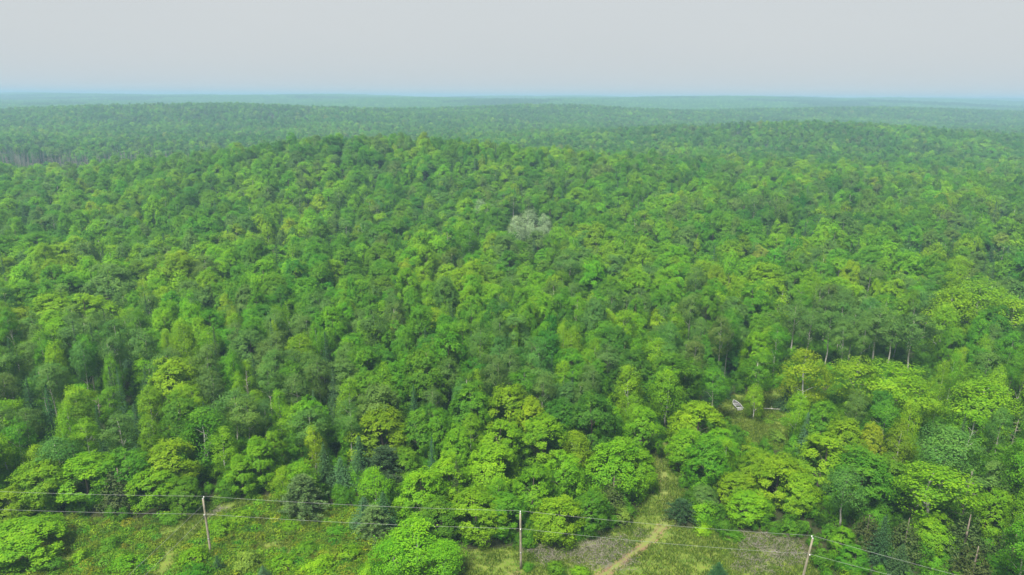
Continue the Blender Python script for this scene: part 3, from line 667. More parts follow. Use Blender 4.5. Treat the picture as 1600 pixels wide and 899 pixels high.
# shrubs and little conifers in the clearing
for k, (kind, u, v, h, w, tone, lab) in enumerate([
    ('shrub', 385, 862, 2.6, 44, 'tan', 'brown-grey bush at the bottom edge right of the left pole'), ('spruce_tree', 338, 868, 2.8, 20, 'spruce', 'tiny dark spruce at the foot of the left pole'),
    ('spruce_tree', 410, 884, 2.2, 22, 'bluish', 'tiny dark spruce beside the brown-grey bush'), ('spruce_tree', 1124, 879, 2.6, 34, 'spruce', 'little dark spruce alone in the sunny grass'),
    ('shrub', 868, 876, 2.0, 36, 'mid', 'dark green bush at the bottom edge right of the middle pole'), ('shrub', 905, 884, 1.6, 34, 'yellow', 'yellow-green bush at the bottom edge left of the dirt track'),
    ('shrub', 300, 862, 2.0, 50, 'bright', 'bright bush left of the foot of the left pole'), ('shrub', 345, 815, 2.2, 46, 'bright', 'bright bush against the left pole'),
    ('shrub', 375, 800, 2.0, 40, 'bright', 'light green bush on the grassy strip right of the left pole'), ('shrub', 300, 885, 2.2, 60, 'mid', 'mid-green bush at the bottom edge below the left pole'),
    ('shrub', 170, 840, 1.8, 34, 'mid', 'mid-green bush in the left meadow'), ('shrub', 125, 862, 1.8, 30, 'lime', 'lime bush in the left meadow'), ('shrub', 85, 872, 2.2, 34, 'mid', 'grey-green bush beside the bushy young maple'),
    ('shrub', 195, 872, 2.0, 50, 'bright', 'bright bush between the meadow and the branch wires'), ('shrub', 455, 815, 1.4, 36, 'bright', 'bright bush at the foot of the fluffy pine'), ('shrub', 440, 870, 1.8, 50, 'bright', 'bright bush in the middle of the bottom edge thicket, left end'),
    ('shrub', 500, 872, 1.8, 56, 'lime', 'lime bush in the bottom edge thicket'), ('shrub', 545, 855, 1.8, 50, 'bright', 'bright bush left of the bottom edge birches'), ('shrub', 575, 880, 2.0, 44, 'lime', 'rounded lime bush left of the bottom edge birches'),
    ('shrub', 525, 822, 1.4, 44, 'mid', 'mid-green low bush between pine and dark spruces'), ('shrub', 1330, 880, 1.8, 40, 'lime', 'lime bush at the bottom edge beside the right pole'), ('shrub', 1290, 868, 1.8, 34, 'bright', 'bright bush at the foot of the right pole'),
    ('shrub', 1145, 828, 1.2, 40, 'mid', 'low green bush under the yellow-topped maple'), ('shrub', 826, 880, 1.0, 22, 'mid', 'small weedy bush right of the middle pole foot'), ('shrub', 1100, 820, 1.2, 34, 'bright', 'low bright bush at the wire beside the pine bush'), ('shrub', 10, 815, 1.6, 40, 'mid', 'green bush at the left border behind the young maple'),
    ('shrub', 265, 800, 1.6, 36, 'mid', 'green bush at the meadow edge left of the left pole'), ('shrub', 480, 850, 1.2, 40, 'mid', 'flat green bush below the fluffy pine')]):
    put_top(kind, u, v, h, w, tone, lab)

# snags: built with their own shapes
SNAGS = [(882, 498, 12.0, 'russet', 34, 5, 2.3, 'reddish brown dead conifer standing in the canopy'), (970, 538, 11.0, 'dead', 26, 8, 3.4, 'bare grey dead tree left of the lime birches'), (1188, 575, 8, 'dead', 14, 3, 2.0, 'thin bare dead trunk behind the boat'),
         (150, 622, 12, 'dead', 18, 4, 2.6, 'bare grey dead tree in the left wood'), (320, 572, 12, 'dead', 24, 6, 3.0, 'bare grey branching tree above the tall forked birch'), (384, 580, 12, 'dead', 20, 6, 2.8, 'bare twiggy tree in the grey-green aspens'), (1520, 735, 11, 'dead', 20, 4, 3.2, 'bare grey limbs above the brownish cedars'), (1590, 655, 12, 'dead', 14, 3, 2.6, 'leaning bare pale trunk at the right border'), (1500, 560, 13, 'russet', 24, 5, 2.6, 'brownish dying tree below the huge lime crown'), (425, 455, 12, 'dead', 20, 6, 3, 'bare grey tree high in the left canopy')]

# ------------------------------------------------------------------ the wood behind: scatter with stand types
def scatter(y0, y1, s, slope, pad, seed):
    g = np.random.default_rng(seed)
    yy = np.arange(y0, y1, s * 0.866); out = []
    for k, y in enumerate(yy):
        w = slope * y + pad; x = np.arange(-w, w, s) + (s / 2 if k % 2 else 0); out.append(np.stack([x, np.full(len(x), y)], -1))
    p = np.concatenate(out); return p + g.uniform(-0.42, 0.42, p.shape) * s
g = np.random.default_rng(55)
P = np.concatenate([scatter(84, 205, 6.1, 0.80, 24, 1), scatter(205, 620, 9.0, 0.80, 24, 4)])
x, y = P[:, 0], P[:, 1]; z = terrain(x, y)
SWAMP = [(-800, 515), (-800, 742), (-420, 745), (-250, 712), (-225, 640), (-330, 555)]
keep = ~in_poly(x, y, SWAMP) | (np.random.default_rng(3).random(len(x)) < .03)
inC, inG = in_poly(x, y, CLEARING), in_poly(x, y, GLADE)
keep &= ~(inC | inG) & ~((y < 100) & (np.abs(x) < 70)) & (poly_dist(x, y, CLEARING) > 2.2)
# no scattered tree inside the hand-placed ones
hx = np.array([t['x'] for t in TREES]); hy = np.array([t['y'] for t in TREES]); hw_ = np.array([t['w'] for t in TREES])
for k in range(len(hx)):
    keep &= np.hypot(x - hx[k], y - hy[k]) > max(2.2, hw_[k] * 0.5 + 0.6)
u0, v0, _ = proj(x, y, z + 13)
def stands(u, v, x, y, n, g):
    kind = np.full(n, 'maple_tree', object); r = g.random(n); nz = fbm(x / 38, y / 38, 77, 3)
    asp = np.where(v > 430, 0.28, 0.13) + 0.9 * (nz - 0.5)
    left = (u < 520) & (v > 470); asp = np.where(left, asp + 0.28, asp)
    row = (u > 1215) & (u < 1460) & (v > 455) & (v < 560); asp = np.where(row, 0.92, asp)
    right = (u > 1240) & (v > 560); asp = np.where(right, 0.30, asp)
    bir = np.where(right, 0.30, np.where(v > 470, 0.17, 0.06))
    con = np.where(left, 0.13, np.where(v > 500, 0.08, 0.05)) + np.where(fbm(x / 90, y / 90, 99, 2) > 0.66, 0.25, 0)
    asp = np.clip(asp, 0.02, 0.95)
    kind[r < asp + bir + con] = 'spruce_tree'; kind[r < asp + bir] = 'birch_tree'; kind[r < asp] = 'aspen_tree'
    return kind
kind = stands(u0, v0, x, y, len(x), g)
HR = {'maple_tree': (14.0, 2.4, 10.4, 2.0), 'aspen_tree': (15.0, 1.8, 7.2, 1.2), 'birch_tree': (13.5, 1.8, 6.2, 1.0), 'spruce_tree': (12.5, 2.6, 4.6, 0.8)}
def sizes(kind, g):
    h = np.zeros(len(kind)); w = np.zeros(len(kind))
    for k, (a, b, c, d) in HR.items():
        m = kind == k; h[m] = a + b * g.normal(size=m.sum()).clip(-1.8, 1.8); w[m] = c + d * g.normal(size=m.sum()).clip(-1.8, 2.2)
    return h, w
def tones(kind, x, y, g, shift=0.0):
    n = len(kind); r = g.random(n); nz = fbm(x / 30, y / 30, 5, 3) - 0.5; q = np.clip(r * 0.42 + 0.29 + nz * 1.1 + shift, 0, 1)
    t = np.full(n, 'mid', object); t[q < 0.27] = 'deep'; t[q > 0.58] = 'bright'; t[q > 0.80] = 'lime'; t[q > 0.95] = 'yellow'
    r2 = g.random(n); t[r2 < 0.004] = 'tan'; t[(r2 > 0.012) & (r2 < 0.10)] = 'dull'
    a = kind == 'aspen_tree'; t[a] = np.where(g.random(a.sum()) < 0.62, 'dull', np.where(g.random(a.sum()) < 0.5, 'mid', 'bright'))
    b = kind == 'birch_tree'; t[b] = np.where(g.random(b.sum()) < 0.55, 'lime', 'bright')
    s = kind == 'spruce_tree'; t[s] = np.where(g.random(s.sum()) < 0.7, 'spruce', 'bluish')
    return t
h, w = sizes(kind, g); w *= np.where(y > 200, 1.14, 0.92); h *= 0.94 + 0.16 * fbm(x / 26, y / 26, 301, 2); h *= np.where(g.random(len(h)) < .04, 1.22, 1.0)
edge = poly_dist(x, y, CLEARING); h *= 0.80 + 0.20 * sstep(5, 45, edge)
tone = tones(kind, x, y, g, np.where((u0 < 1060) & (edge < 55), -0.13, 0.0))
# keep the sight lines into the boat clearing and along the track open
ut, vt, dt = proj(x, y, z + h); ub, vb, _ = proj(x, y, z); rw = F * w / 2 / dt
for (a, b, c, d) in [(806, 330, 856, 360), (1128, 606, 1236, 676), (1012, 704, 1052, 830), (1240, 505, 1450, 560), (1450, 775, 1475, 850)]:
    far = math.hypot(*at((a + c) / 2, d)) + 1
    keep &= ~((ut + rw > a) & (ut - rw < c) & (vt < d) & (vb > b) & (np.hypot(x, y) < far))
ids = np.where(keep)[0]
single = {'maple_tree': 300, 'aspen_tree': 190, 'birch_tree': 110, 'spruce_tree': 100}
size_px = F * np.sqrt(w * h) / dt
inview = (ut > -30) & (ut < 1630) & (vt < 910) & (vt > 330)
chosen = np.zeros(len(x), bool)
for k, lim in single.items():
    have = sum(t['kind'] == k for t in TREES)
    c = [i for i in ids if kind[i] == k and inview[i]]; c.sort(key=lambda i: -size_px[i] if kind[i] != 'spruce_tree' else dt[i])
    chosen[c[:max(0, lim - have)]] = True
for i in np.where(chosen)[0]: put(kind[i], x[i], y[i], h[i], w[i], tone[i])

# ------------------------------------------------------------------ labels from landmarks that can be found in the picture
LAND = [('the left pole', 322, 790), ('the middle pole', 813, 805), ('the right pole', 1268, 845), ('the small boat', 1152, 634), ('the reddish dead conifer', 882, 520), ('the large silvery tree', 828, 345),
        ('the pale-trunked aspen row', 1340, 520), ('the huge lime crown', 1500, 485), ('the tall forked birch', 312, 665), ('the tallest clump maple', 798, 625), ('the white-trunked aspen', 1460, 770),
        ('the vivid yellow-green maple', 80, 475), ('the small yellow tree', 636, 420), ('the tall canopy spruce', 490, 510), ('the lone dark spire', 203, 535), ('the round-shouldered spruce', 1097, 520), ('the golden-tinged maple', 1368, 680), ('the large feathery birch', 1552, 620)]
ORD = ['nearest', 'second nearest', 'third nearest', 'fourth nearest', 'fifth nearest', 'sixth nearest', 'seventh nearest', 'eighth nearest', 'ninth nearest', 'tenth nearest']
def nth(k): return ORD[k] if k < len(ORD) else f'{k + 1}th nearest'
buckets = {}
for t in TREES:
    if t['label']: continue
    u, v, d = proj(t['x'], t['y'], float(terrain(t['x'], t['y'])) + t['h'] * 0.8); u, v = float(u), float(v)
    n, lu, lv = min(LAND, key=lambda L: math.hypot(u - L[1], (v - L[2]) * 1.5)); du, dv = u - lu, (v - lv) * 1.5
    side = ('right of' if du > 0 else 'left of') if abs(du) > abs(dv) else ('above' if dv < 0 else 'below')
    wd = WORD[t['tone']]; nm = t['kind'].replace('_tree', '')
    buckets.setdefault((wd, nm, side, n), []).append((math.hypot(du, dv), t))
for (wd, nm, side, n), v in buckets.items():
    v.sort(key=lambda p: p[0])
    for k, (_, t) in enumerate(v):
        t['label'] = f'{wd} {nm} {side} {n}, {nth(k)} of that look'
GROUP = {'maple_tree': 'maples of the wood', 'aspen_tree': 'aspens of the wood', 'birch_tree': 'birches of the wood', 'spruce_tree': 'spruces of the wood', 'pine_tree': 'pines by the clearing', 'cedar_tree': 'cedars of the wood', 'shrub': 'bushes in the clearing'}
CAT = {'shrub': 'shrub'}
for t in TREES:
    k = t['kind']; H0, R0 = KINDS[k][4:6]; tm, cm = shapes(k, t['var'])
    zz = float(terrain(t['x'], t['y']))
    e = empty(k, (t['x'], t['y'], zz), t['rz']); s = t['w'] / (2 * R0)
    e.scale = (s * (1 + .08 * math.sin(t['var'])), s * (1 - .08 * math.sin(t['var'])), t['h'] / H0)
    tag(e, t['label'], CAT.get(k, 'tree'), GROUP[k])
    a = link('trunk' if k != 'shrub' else 'stems', tm, e); b = link('crown' if k != 'shrub' else 'foliage', cm, e)
    b['tint'] = [float(max(0.004, q)) for q in np.array(PAL[t['tone']]) * t['jit']] + [1.0]
for k, (u, v, hh, mat, dn, tw, R, lab) in enumerate(SNAGS):
    sx, sy = at(u, v, hh); e = empty('dead_tree', (sx, sy, float(terrain(sx, sy))), k * 1.3); tag(e, lab, 'dead tree', 'dead trees in the wood')
    a, b = snag(900 + k, hh, R, dn, tw); link('trunk', a.mesh('dead_trunk', [M['dead' if mat == 'dead' else 'russet']]), e); link('branches', b.mesh('dead_branches', [M[mat]]), e)
#print('single trees', len(TREES), {k: sum(t['kind'] == k for t in TREES) for k in KINDS})

# ------------------------------------------------------------------ masses: geometry-node instances of the same shapes
def stuff(name, pts, rot, scl, idx, tint, protos, label, cat):
    col = bpy.data.collections.new(name + '_shapes')
    for k, me in enumerate(protos):
        o = bpy.data.objects.new(f'{name}_shape_{k:03d}', me); col.objects.link(o)
    n = len(pts); me = bpy.data.meshes.new(name); me.vertices.add(n); me.vertices.foreach_set('co', np.asarray(pts, np.float32).ravel())
    for nm, ty, dat, key in (('rot', 'FLOAT_VECTOR', rot, 'vector'), ('scl', 'FLOAT_VECTOR', scl, 'vector'), ('idx', 'INT', idx, 'value')):
        me.attributes.new(nm, ty, 'POINT').data.foreach_set(key, np.asarray(dat, np.int32 if ty == 'INT' else np.float32).ravel())
    tc = np.concatenate([np.asarray(tint, np.float32), np.ones((n, 1), np.float32)], 1)
    me.attributes.new('tint', 'FLOAT_COLOR', 'POINT').data.foreach_set('color', tc.ravel())
    o = link(name, me); tag(o, label, cat, kind='stuff')
    ng = bpy.data.node_groups.new(name + '_nodes', 'GeometryNodeTree')
    ng.interface.new_socket('Geometry', in_out='INPUT', socket_type='NodeSocketGeometry'); ng.interface.new_socket('Geometry', in_out='OUTPUT', socket_type='NodeSocketGeometry')
    N = ng.nodes; gi, go = N.new('NodeGroupInput'), N.new('NodeGroupOutput'); ci = N.new('GeometryNodeCollectionInfo'); ci.inputs['Collection'].default_value = col
    ci.inputs['Separate Children'].default_value = True; ci.inputs['Reset Children'].default_value = True
    ip = N.new('GeometryNodeInstanceOnPoints'); ip.inputs['Pick Instance'].default_value = True
    def na(nm, ty):
        q = N.new('GeometryNodeInputNamedAttribute'); q.data_type = ty; q.inputs['Name'].default_value = nm; return [s for s in q.outputs if s.enabled][0]
    er = N.new('FunctionNodeEulerToRotation'); ng.links.new(na('rot', 'FLOAT_VECTOR'), er.inputs[0])
    ng.links.new(gi.outputs[0], ip.inputs['Points']); ng.links.new(ci.outputs[0], ip.inputs['Instance']); ng.links.new(na('idx', 'INT'), ip.inputs['Instance Index'])
    ng.links.new(er.outputs[0], ip.inputs['Rotation']); ng.links.new(na('scl', 'FLOAT_VECTOR'), ip.inputs['Scale']); ng.links.new(ip.outputs[0], go.inputs[0])
    o.modifiers.new('scatter', 'NODES').node_group = ng
    return o
def joined(kind, i, lod):
    b, tm, cm, cn, H, R, n = KINDS[kind]; t, c = b(300 + i * 13 + len(kind) * 1000, lod=lod)
    mb = MB()
    for src, m in ((t, 0), (c, 1)):
        for v_, q_, a_ in zip(src.v, src.q, src.a): mb.v.append(v_); mb.a.append(a_)
        base = mb.n
        for q_ in src.q: mb.q.append(q_ + base); mb.m.append(np.full(len(q_), m))
        mb.n += src.n
    return mb.mesh(f'{kind}_mass', [M[tm], M[cm]])
ORDER = ['maple_tree', 'aspen_tree', 'birch_tree', 'spruce_tree']; NV = {'maple_tree': 7, 'aspen_tree': 4, 'birch_tree': 3, 'spruce_tree': 3}
def tree_mass(name, x, y, h, w, kind, tone, lod, label, g, soft=None):
    protos, first = [], {}
    for k in ORDER:
        first[k] = len(protos); protos += [joined(k, i, lod) for i in range(NV[k])]
    n = len(x); idx = np.zeros(n, int); scl = np.zeros((n, 3)); tint = np.array([PAL[t] for t in tone]) * (1 + g.normal(size=(n, 3)) * [.10, .06, .06] + g.normal(size=(n, 1)) * .07)
    for k in ORDER:
        m = kind == k; H0, R0 = KINDS[k][4:6]; idx[m] = first[k] + g.integers(0, NV[k], m.sum())
        scl[m] = np.stack([w[m] / (2 * R0), w[m] / (2 * R0) * (1 + .1 * g.normal(size=m.sum())), h[m] / H0], -1)
    rot = np.zeros((n, 3)); rot[:, 2] = g.random(n) * 6.28
    return stuff(name, np.stack([x, y, terrain(x, y)], -1), rot, scl, idx, tint.clip(.004, 1), protos, label, 'forest')
m = keep & ~chosen
tree_mass('forest', x[m], y[m], h[m], w[m], kind[m], tone[m], 1, 'unbroken green forest canopy rising behind the roadside trees', g)

P = scatter(620, 2300, 9.5, 0.80, 24, 2); x2, y2 = P[:, 0], P[:, 1]; n = len(x2)
swamp = in_poly(x2, y2, SWAMP)
kk = np.full(n, 'maple_tree', object); r = g.random(n); con = fbm(x2 / 160, y2 / 160, 123, 3)
wet = (y2 > 700) & (y2 < 900) & (x2 < -120)
kk[r < 0.10] = 'aspen_tree'; kk[(r > 0.10) & (r < 0.10 + np.where(con > 0.60, 0.55, 0.05) + np.where(wet, 0.55, 0))] = 'spruce_tree'; kk[wet & (r > .88)] = 'aspen_tree'
h2, w2 = sizes(kk, g); w2 *= 1.18; h2 *= 1.0
sw = ~swamp | (g.random(n) < 0.03)
t2 = tones(kk, x2 / 2, y2 / 2, g, -0.20)
tree_mass('far_forest', x2[sw], y2[sw], h2[sw], w2[sw], kk[sw], t2[sw], 2, 'hazy forested hills beyond the first rise', g)

def grove(seed):
    g = np.random.default_rng(seed); mb = MB()
    for gx in np.arange(-22, 23, 9.0):
        for gy in np.arange(-22, 23, 9.0):
            cx, cy_ = gx + g.uniform(-3, 3), gy + g.uniform(-3, 3); H, R, va = 13 + 2.5 * g.normal(), 4.6 + .8 * g.normal(), g.random()
            if g.random() < 0.12: R *= .5; H *= 1.15; va *= .3
            d = g.normal(size=(46, 3)); d[:, 2] = np.abs(d[:, 2]) * 1.0; d /= np.linalg.norm(d, axis=1)[:, None]
            mb.leaves(d * [R, R, H * .55] * (.8 + .25 * g.random((46, 1))) + [cx, cy_, H * .42], d * .7 + [0, 0, .5] + g.normal(size=(46, 3)) * .3, 2.6, g, aspect=.8, a=np.clip(.6 * va + .4 * g.random(46), 0, 1))
    return mb.mesh('grove', [M['leaf']])
P = scatter(2290, 8600, 40, 0.80, 60, 3); n = len(P); rot = np.zeros((n, 3)); rot[:, 2] = g.integers(0, 4, n) * math.pi / 2 + g.normal(size=n) * .2
dark = fbm(P[:, 0] / 400, P[:, 1] / 400, 44, 3); tint = np.array(PAL['mid']) * (1.15 - 0.5 * (dark[:, None] > .55)) * (1 + g.normal(size=(n, 1)) * .12)
stuff('distant_forest', np.stack([P[:, 0], P[:, 1], terrain(P[:, 0], P[:, 1])], -1), rot, np.ones((n, 3)) * (1 + .12 * g.normal(size=(n, 1))), g.integers(0, 5, n), tint, [grove(50 + k) for k in range(5)], 'blue hazy woodland along the horizon', 'forest')

# dead standing trunks in the swamp
pr = []
for k in range(3):
    a, b = snag(700 + k, 11, 1.4, 8, 1); mb = MB()
    for src in (a, b):
        for v_, q_, a_, m_ in zip(src.v, src.q, src.a, src.m): mb.v.append(v_); mb.a.append(a_); mb.m.append(m_)
        for q_ in src.q: mb.q.append(q_ + mb.n)
        mb.n += src.n
    pr.append(mb.mesh('snag_mass', [M['dead']]))
P = scatter(600, 760, 9, 0.8, 0, 8); P = P[(P[:, 0] < -230) & (g.random(len(P)) < sstep(600, 740, P[:, 1]))]; n = len(P); rot = g.normal(size=(n, 3)) * .04; rot[:, 2] = g.random(n) * 6
stuff('dead_forest', np.stack([P[:, 0], P[:, 1], terrain(P[:, 0], P[:, 1])], -1), rot, np.ones((n, 3)) * g.uniform(.9, 1.5, (n, 1)), g.integers(0, 3, n), np.full((n, 3), .2), pr, 'pale dead trunks along the swampy hollow behind the first rise', 'dead forest')

# saplings and brush under the trees
P = scatter(84, 330, 3.1, 0.80, 20, 12); ok = ~in_poly(P[:, 0], P[:, 1], CLEARING) & ~in_poly(P[:, 0], P[:, 1], GLADE); P = P[ok]; n = len(P)
rot = np.zeros((n, 3)); rot[:, 2] = g.random(n) * 6.28; sc_ = g.uniform(.7, 1.5, (n, 1)) * np.array([1.0, 1.0, 1.15]); tint = np.array(PAL['mid']) * (1 + g.normal(size=(n, 1)) * .2)
stuff('understorey', np.stack([P[:, 0], P[:, 1], terrain(P[:, 0], P[:, 1])], -1), rot, sc_, g.integers(0, 4, n), tint.clip(.004, 1), [shapes('shrub', k)[1] for k in range(4)], 'shaded saplings and brush filling the wood below the crowns', 'understorey')

# ------------------------------------------------------------------ clearing: undergrowth and grass
def tuft(seed, n, hgt, spread_, wid):
    g = np.random.default_rng(seed); mb = MB(); o = g.normal(size=(n, 3)) * [spread_, spread_, 0]; d = g.normal(size=(n, 3)) * .38; d[:, 2] = 1
    hh = hgt * (.6 + .7 * g.random(n)); mb.leaves(o + d * hh[:, None] * .45, np.cross(d, g.normal(size=(n, 3))), hh, g, aspect=wid, fold=.05, T=d); return mb.mesh('grass_tuft', [M['grass']])
def fern(seed):
    g = np.random.default_rng(seed); mb = MB(); n = 150; th = g.random(n) * 6.28; r = .75 * np.sqrt(g.random(n)); p = np.stack([r * np.cos(th), r * np.sin(th), .15 + .55 * g.random(n) * (1.1 - r)], -1)
    N = np.stack([np.cos(th) * .4, np.sin(th) * .4, np.ones(n)], -1) + g.normal(size=(n, 3)) * .35; mb.leaves(p, N, .15 + .10 * g.random(n), g, aspect=.5); return mb.mesh('fern_clump', [M['leaf']])
def clear_pts(s, seed, fade=None):
    pts = []
    xx, yy = np.meshgrid(np.arange(-90, 90, s), np.arange(74, 162, s)); q = np.random.default_rng(seed)
    xx = (xx + q.uniform(-.5, .5, xx.shape) * s).ravel(); yy = (yy + q.uniform(-.5, .5, yy.shape) * s).ravel()
    ok = in_poly(xx, yy, CLEARING) | in_poly(xx, yy, GLADE); xx, yy = xx[ok], yy[ok]
    ok = seg_dist(xx, yy, TRACK_W[:5]) > 0.55; return xx[ok], yy[ok], q
def brushiness(xx, yy):
    b = np.zeros(len(xx))
    for u, v, r, s in BRUSH:
        bx, by = at(u, v); b = np.maximum(b, s * np.exp(-((xx - bx) ** 2 / (r * r) + (yy - by) ** 2 / (r * r * .45))))
    return b
gx, gy, q = clear_pts(0.42, 5)
den = fbm(gx / 3, gy / 3, 61, 3) - 0.05 * brushiness(gx, gy) - 0.10 * (seg_dist(gx, gy, SIDE_TRACK) < 0.6); ok = den + q.uniform(-.2, .2, len(gx)) > .34; gx, gy = gx[ok], gy[ok]; n = len(gx)
rot = np.zeros((n, 3)); rot[:, 2] = q.random(n) * 6.28; mixn = fbm(gx / 4, gy / 4, 71, 3)[:, None]
tint = np.array([.075, .15, .012]) * (1 - mixn) + np.array([.14, .195, .025]) * mixn; tint *= 1 + q.normal(size=(n, 1)) * .15
stuff('grass', np.stack([gx, gy, terrain(gx, gy)], -1), rot, np.ones((n, 3)) * q.uniform(.6, 1.3, (n, 1)), q.integers(0, 4, n), tint.clip(.01, 1), [tuft(20 + k, 16, .42, .20, .16) for k in range(4)], 'yellow-green meadow grass covering the clearing', 'grass')
fx, fy, q = clear_pts(0.95, 6)
lush = fbm(fx / 7, fy / 7, 81, 3) + np.where(fx < at(640, 860)[0], .20, -.16) - .3 * brushiness(fx, fy) - .4 * (seg_dist(fx, fy, SIDE_TRACK) < 1.4); ok = lush + q.uniform(-.12, .12, len(fx)) > .56; fx, fy = fx[ok], fy[ok]; n = len(fx)
rot = np.zeros((n, 3)); rot[:, 2] = q.random(n) * 6.28; tint = np.array([.105, .205, .010]) * (1 + q.normal(size=(n, 3)) * [.22, .10, .1]) * (1 + .22 * q.normal(size=(n, 1)))
stuff('undergrowth', np.stack([fx, fy, terrain(fx, fy)], -1), rot, np.ones((n, 3)) * q.uniform(.6, 1.6, (n, 1)), q.integers(0, 4, n), tint.clip(.01, 1), [fern(40 + k) for k in range(4)], 'low ferns and brambles carpeting the meadow', 'undergrowth')
# dead sticks on the brushy patches
def sticks(seed):
    g = np.random.default_rng(seed); mb = MB()
    for k in range(14):
        c = g.normal(size=3) * [.5, .5, .08] + [0, 0, .1]; d = g.normal(size=3) * [.5, .5, .12]; mb.tube([c - d, c + g.normal(size=3) * .05, c + d], [.02, .018, .008], 4, cap=False)
    return mb.mesh('sticks', [M['dead']])
sx, sy, q = clear_pts(0.8, 9); b = brushiness(sx, sy); ok = b > .5 + .5 * q.random(len(sx)); sx, sy = sx[ok], sy[ok]; n = len(sx); rot = np.zeros((n, 3)); rot[:, 2] = q.random(n) * 6.28
stuff('debris', np.stack([sx, sy, terrain(sx, sy)], -1), rot, np.ones((n, 3)) * q.uniform(.6, 1.3, (n, 1)), q.integers(0, 3, n), np.full((n, 3), .2), [sticks(60 + k) for k in range(3)], 'grey dead sticks and slash strewn beside the track', 'debris')

# ------------------------------------------------------------------ poles and wires
def uv_at_z(u, v, z):
    d = ray(u, v); t = (z - CAM_H) / d[2]; return np.array([d[0] * t, d[1] * t, z])
POLE_H = 9.4
def pole(base_uv, top_uv, label, second):
    bx, by = at(*base_uv); b = np.array([bx, by, float(terrain(bx, by))]); hh = POLE_H
    t = uv_at_z(top_uv[0], top_uv[1], b[2] + hh); t[:2] = b[:2] + (t[:2] - b[:2]).clip(-1.6, 1.6)
    e = empty('utility_pole', b); tag(e, label, 'utility pole', 'utility poles along the clearing')
    ax = t - b; s = MB(); k = np.linspace(-0.03, 1, 6)
    s.tube(ax[None] * k[:, None], np.linspace(.20, .135, 6), 12); link('shaft', s.mesh('pole_shaft', [M['pole']]), e)
    c = MB(); c.tube([ax * .998, ax * 1.004], [.145, .10], 12); link('cap', c.mesh('pole_cap', [M['steel']]), e)
    tops = []
    for f, sd_ in ((0.988, 1), (second, -1)):
        p = ax * f; br = MB(); o = np.array([0, .34 * sd_, .10]); br.tube([p + [0, .10 * sd_, 0], p + o], [.035, .03], 6); bk = link('bracket', br.mesh('pole_bracket', [M['steel']]), e)
        ins = MB(); q = p + o; ins.tube([q + [0, 0, -.02], q + [0, 0, .03], q + [0, 0, .05], q + [0, 0, .11], q + [0, 0, .13], q + [0, 0, .2]], [.05, .09, .055, .085, .05, .035], 10)
        link('insulator', ins.mesh('pole_insulator', [M['porcelain']]), bk); tops.append(b + q + [0, 0, .2])
    bt = MB(); bt.box(ax * .30 + [0, -.185, 0], (.16, .012, .22)); link('number_plate', bt.mesh('pole_plate', [M['steel']]), e)
    return e, b, ax, tops
pL = pole((330, 868), (317, 779), 'leaning utility pole on the left where two wires branch off', .72)
pM = pole((814, 889), (813, 802), 'upright utility pole in front of the roadside maple clump', .72)
pR = pole((1249, 924), (1270, 841), 'tilted utility pole at the edge of the right corner wood', .70)
def wire(a, b, sag, label, r=0.0135):
    a, b = np.array(a), np.array(b); t = np.linspace(0, 1, 40)[:, None]; p = a + (b - a) * t; p[:, 2] -= (4 * sag * t * (1 - t))[:, 0]
    mid = a.copy(); mb = MB(); mb.tube(p - mid, np.full(40, r), 6); o = link('overhead_wire', mb.mesh('overhead_wire', [M['wire']])); o.location = mid; tag(o, label, 'wire', 'overhead wires'); return o
def beyond(a, uv, k):
    """the point k times as far along the level line from a to the photo's border crossing"""
    q = uv_at_z(uv[0], uv[1], a[2]); return a + (q - a) * k
wire(pL[3][0], pM[3][0], .35, 'upper wire between the left and the middle pole'); wire(pL[3][1], pM[3][1], .35, 'lower wire between the left and the middle pole')
wire(pM[3][0], pR[3][0], .35, 'upper wire between the middle and the right pole'); wire(pM[3][1], pR[3][1], .35, 'lower wire between the middle and the right pole')
wire(pL[3][0], beyond(pL[3][0], (0, 766), 1.5), .3, 'upper wire from the left pole out of the left border'); wire(pL[3][1], beyond(pL[3][1], (0, 794), 1.5), .3, 'lower wire from the left pole out of the left border')
wire(pR[3][0], beyond(pR[3][0], (1500, 897), 2.0), .3, 'upper wire from the right pole out of the bottom right'); wire(pR[3][1], beyond(pR[3][1], (1395, 897), 3.0), .3, 'lower wire from the right pole out of the bottom edge')
a = pL[1] + pL[2] * .90; wire(a, beyond(a, (200, 897), 2.5), .25, 'upper branch wire from the left pole toward the bottom edge')
a = pL[1] + pL[2] * .70; wire(a, beyond(a, (226, 897), 2.5), .25, 'lower branch wire from the left pole toward the bottom edge')

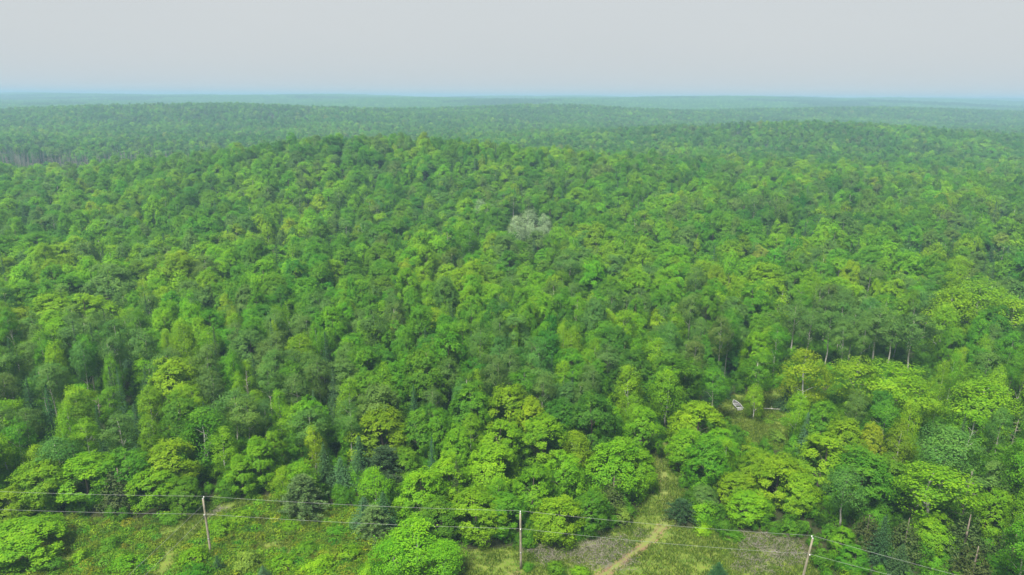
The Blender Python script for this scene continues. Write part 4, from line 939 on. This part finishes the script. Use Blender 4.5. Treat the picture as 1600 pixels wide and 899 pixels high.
# ------------------------------------------------------------------ boat and log in the small clearing
def boat():
    bx, by = at(1151, 636); fx, fy = at(1145, 629); rx, ry = at(1157, 642); zz = float(terrain(bx, by))
    e = empty('rowing_boat', (bx, by, zz), math.atan2(fy - ry, fx - rx)); tag(e, 'small pale open boat lying in the forest clearing', 'boat')
    L, B, Hh = 4.0, 1.6, .66; st = np.linspace(0, 1, 13); secs = []
    for s in st:
        hw = B / 2 * (1 - max(0, (s - .45) / .55) ** 2.2) * (.90 + .10 * min(1, s * 3)) + .012; kz = .02 + .36 * max(0, (s - .6) / .4) ** 2; gz = Hh + .26 * s ** 2.2; xx = -L / 2 + L * s
        secs.append([(xx, -hw, gz), (xx, -hw * .93, gz * .5 + kz * .5), (xx, -hw * .74, kz + .04), (xx, 0, kz), (xx, hw * .74, kz + .04), (xx, hw * .93, gz * .5 + kz * .5), (xx, hw, gz)])
    V = np.array(secs); n, k = V.shape[:2]; i = np.arange(n - 1)[:, None] * k + np.arange(k - 1)[None]; q = np.stack([i, i + 1, i + k + 1, i + k], -1).reshape(-1, 4)
    hull = MB(); hull.add(V.reshape(-1, 3), q); tr = V[0]; hull.add(tr, [[0, 6, 5, 1], [1, 5, 4, 2], [2, 4, 3, 3]][:2]); hull.add(np.vstack([tr[2:5], tr[3:4] + [0, 0, -.001]]), [[0, 2, 1, 3]])
    link('hull', hull.mesh('boat_hull', [M['boat']]), e)
    inn = MB(); W_ = V.copy(); W_[:, :, 1] *= .955; W_[:, :, 2] += .025; W_[:, :, 0] += .0; W_[0, :, 0] += .03; inn.add(W_[:, 0:7].reshape(-1, 3), q[:, ::-1]); link('lining', inn.mesh('boat_lining', [M['boat_in']]), e)
    for sd_ in (0, 6):
        gw = MB(); gw.tube(V[:, sd_] + [0, 0, .01], np.full(n, .055), 6); link('gunwale', gw.mesh('boat_gunwale', [M['boat']]), e)
    tb = MB(); tb.box((-L / 2 + .0, 0, Hh - .02), (.08, B * .9, .10)); link('transom_rail', tb.mesh('boat_transom', [M['boat']]), e)
    for s in (.22, .5, .74):
        j = int(s * 12); hw = V[j, 6, 1] * .95; th = MB(); th.box((V[j, 0, 0], 0, Hh * .62 + .1 * s), (.30, hw * 2, .05)); link('thwart', th.mesh('boat_thwart', [M['seat']]), e)
boat()
(x1, y1), (x2_, y2_) = at(1193, 640), at(1232, 642); z1, z2 = float(terrain(x1, y1)), float(terrain(x2_, y2_))
e = empty('fallen_log', (x1, y1, z1)); tag(e, 'pale barkless fallen log right of the boat', 'log'); d = np.array([x2_ - x1, y2_ - y1, z2 - z1])
lg = MB(); t = np.linspace(0, 1, 7)[:, None]; p = d * t + [0, 0, .22]; p[:, 2] += .05 * np.sin(t[:, 0] * 5); lg.tube(p, np.linspace(.16, .08, 7), 8); link('bole', lg.mesh('log_bole', [M['birch']]), e)
for s, o in ((.35, (-.1, .5, .55)), (.6, (.2, -.5, .4)), (.8, (.3, .45, .3))):
    br = MB(); br.tube([d * s + [0, 0, .22], d * s + np.array(o) * .6 + [0, 0, .22], d * s + np.array(o) + [0, 0, .24]], [.05, .035, .015], 5); link('broken_branch', br.mesh('log_branch', [M['birch']]), e)
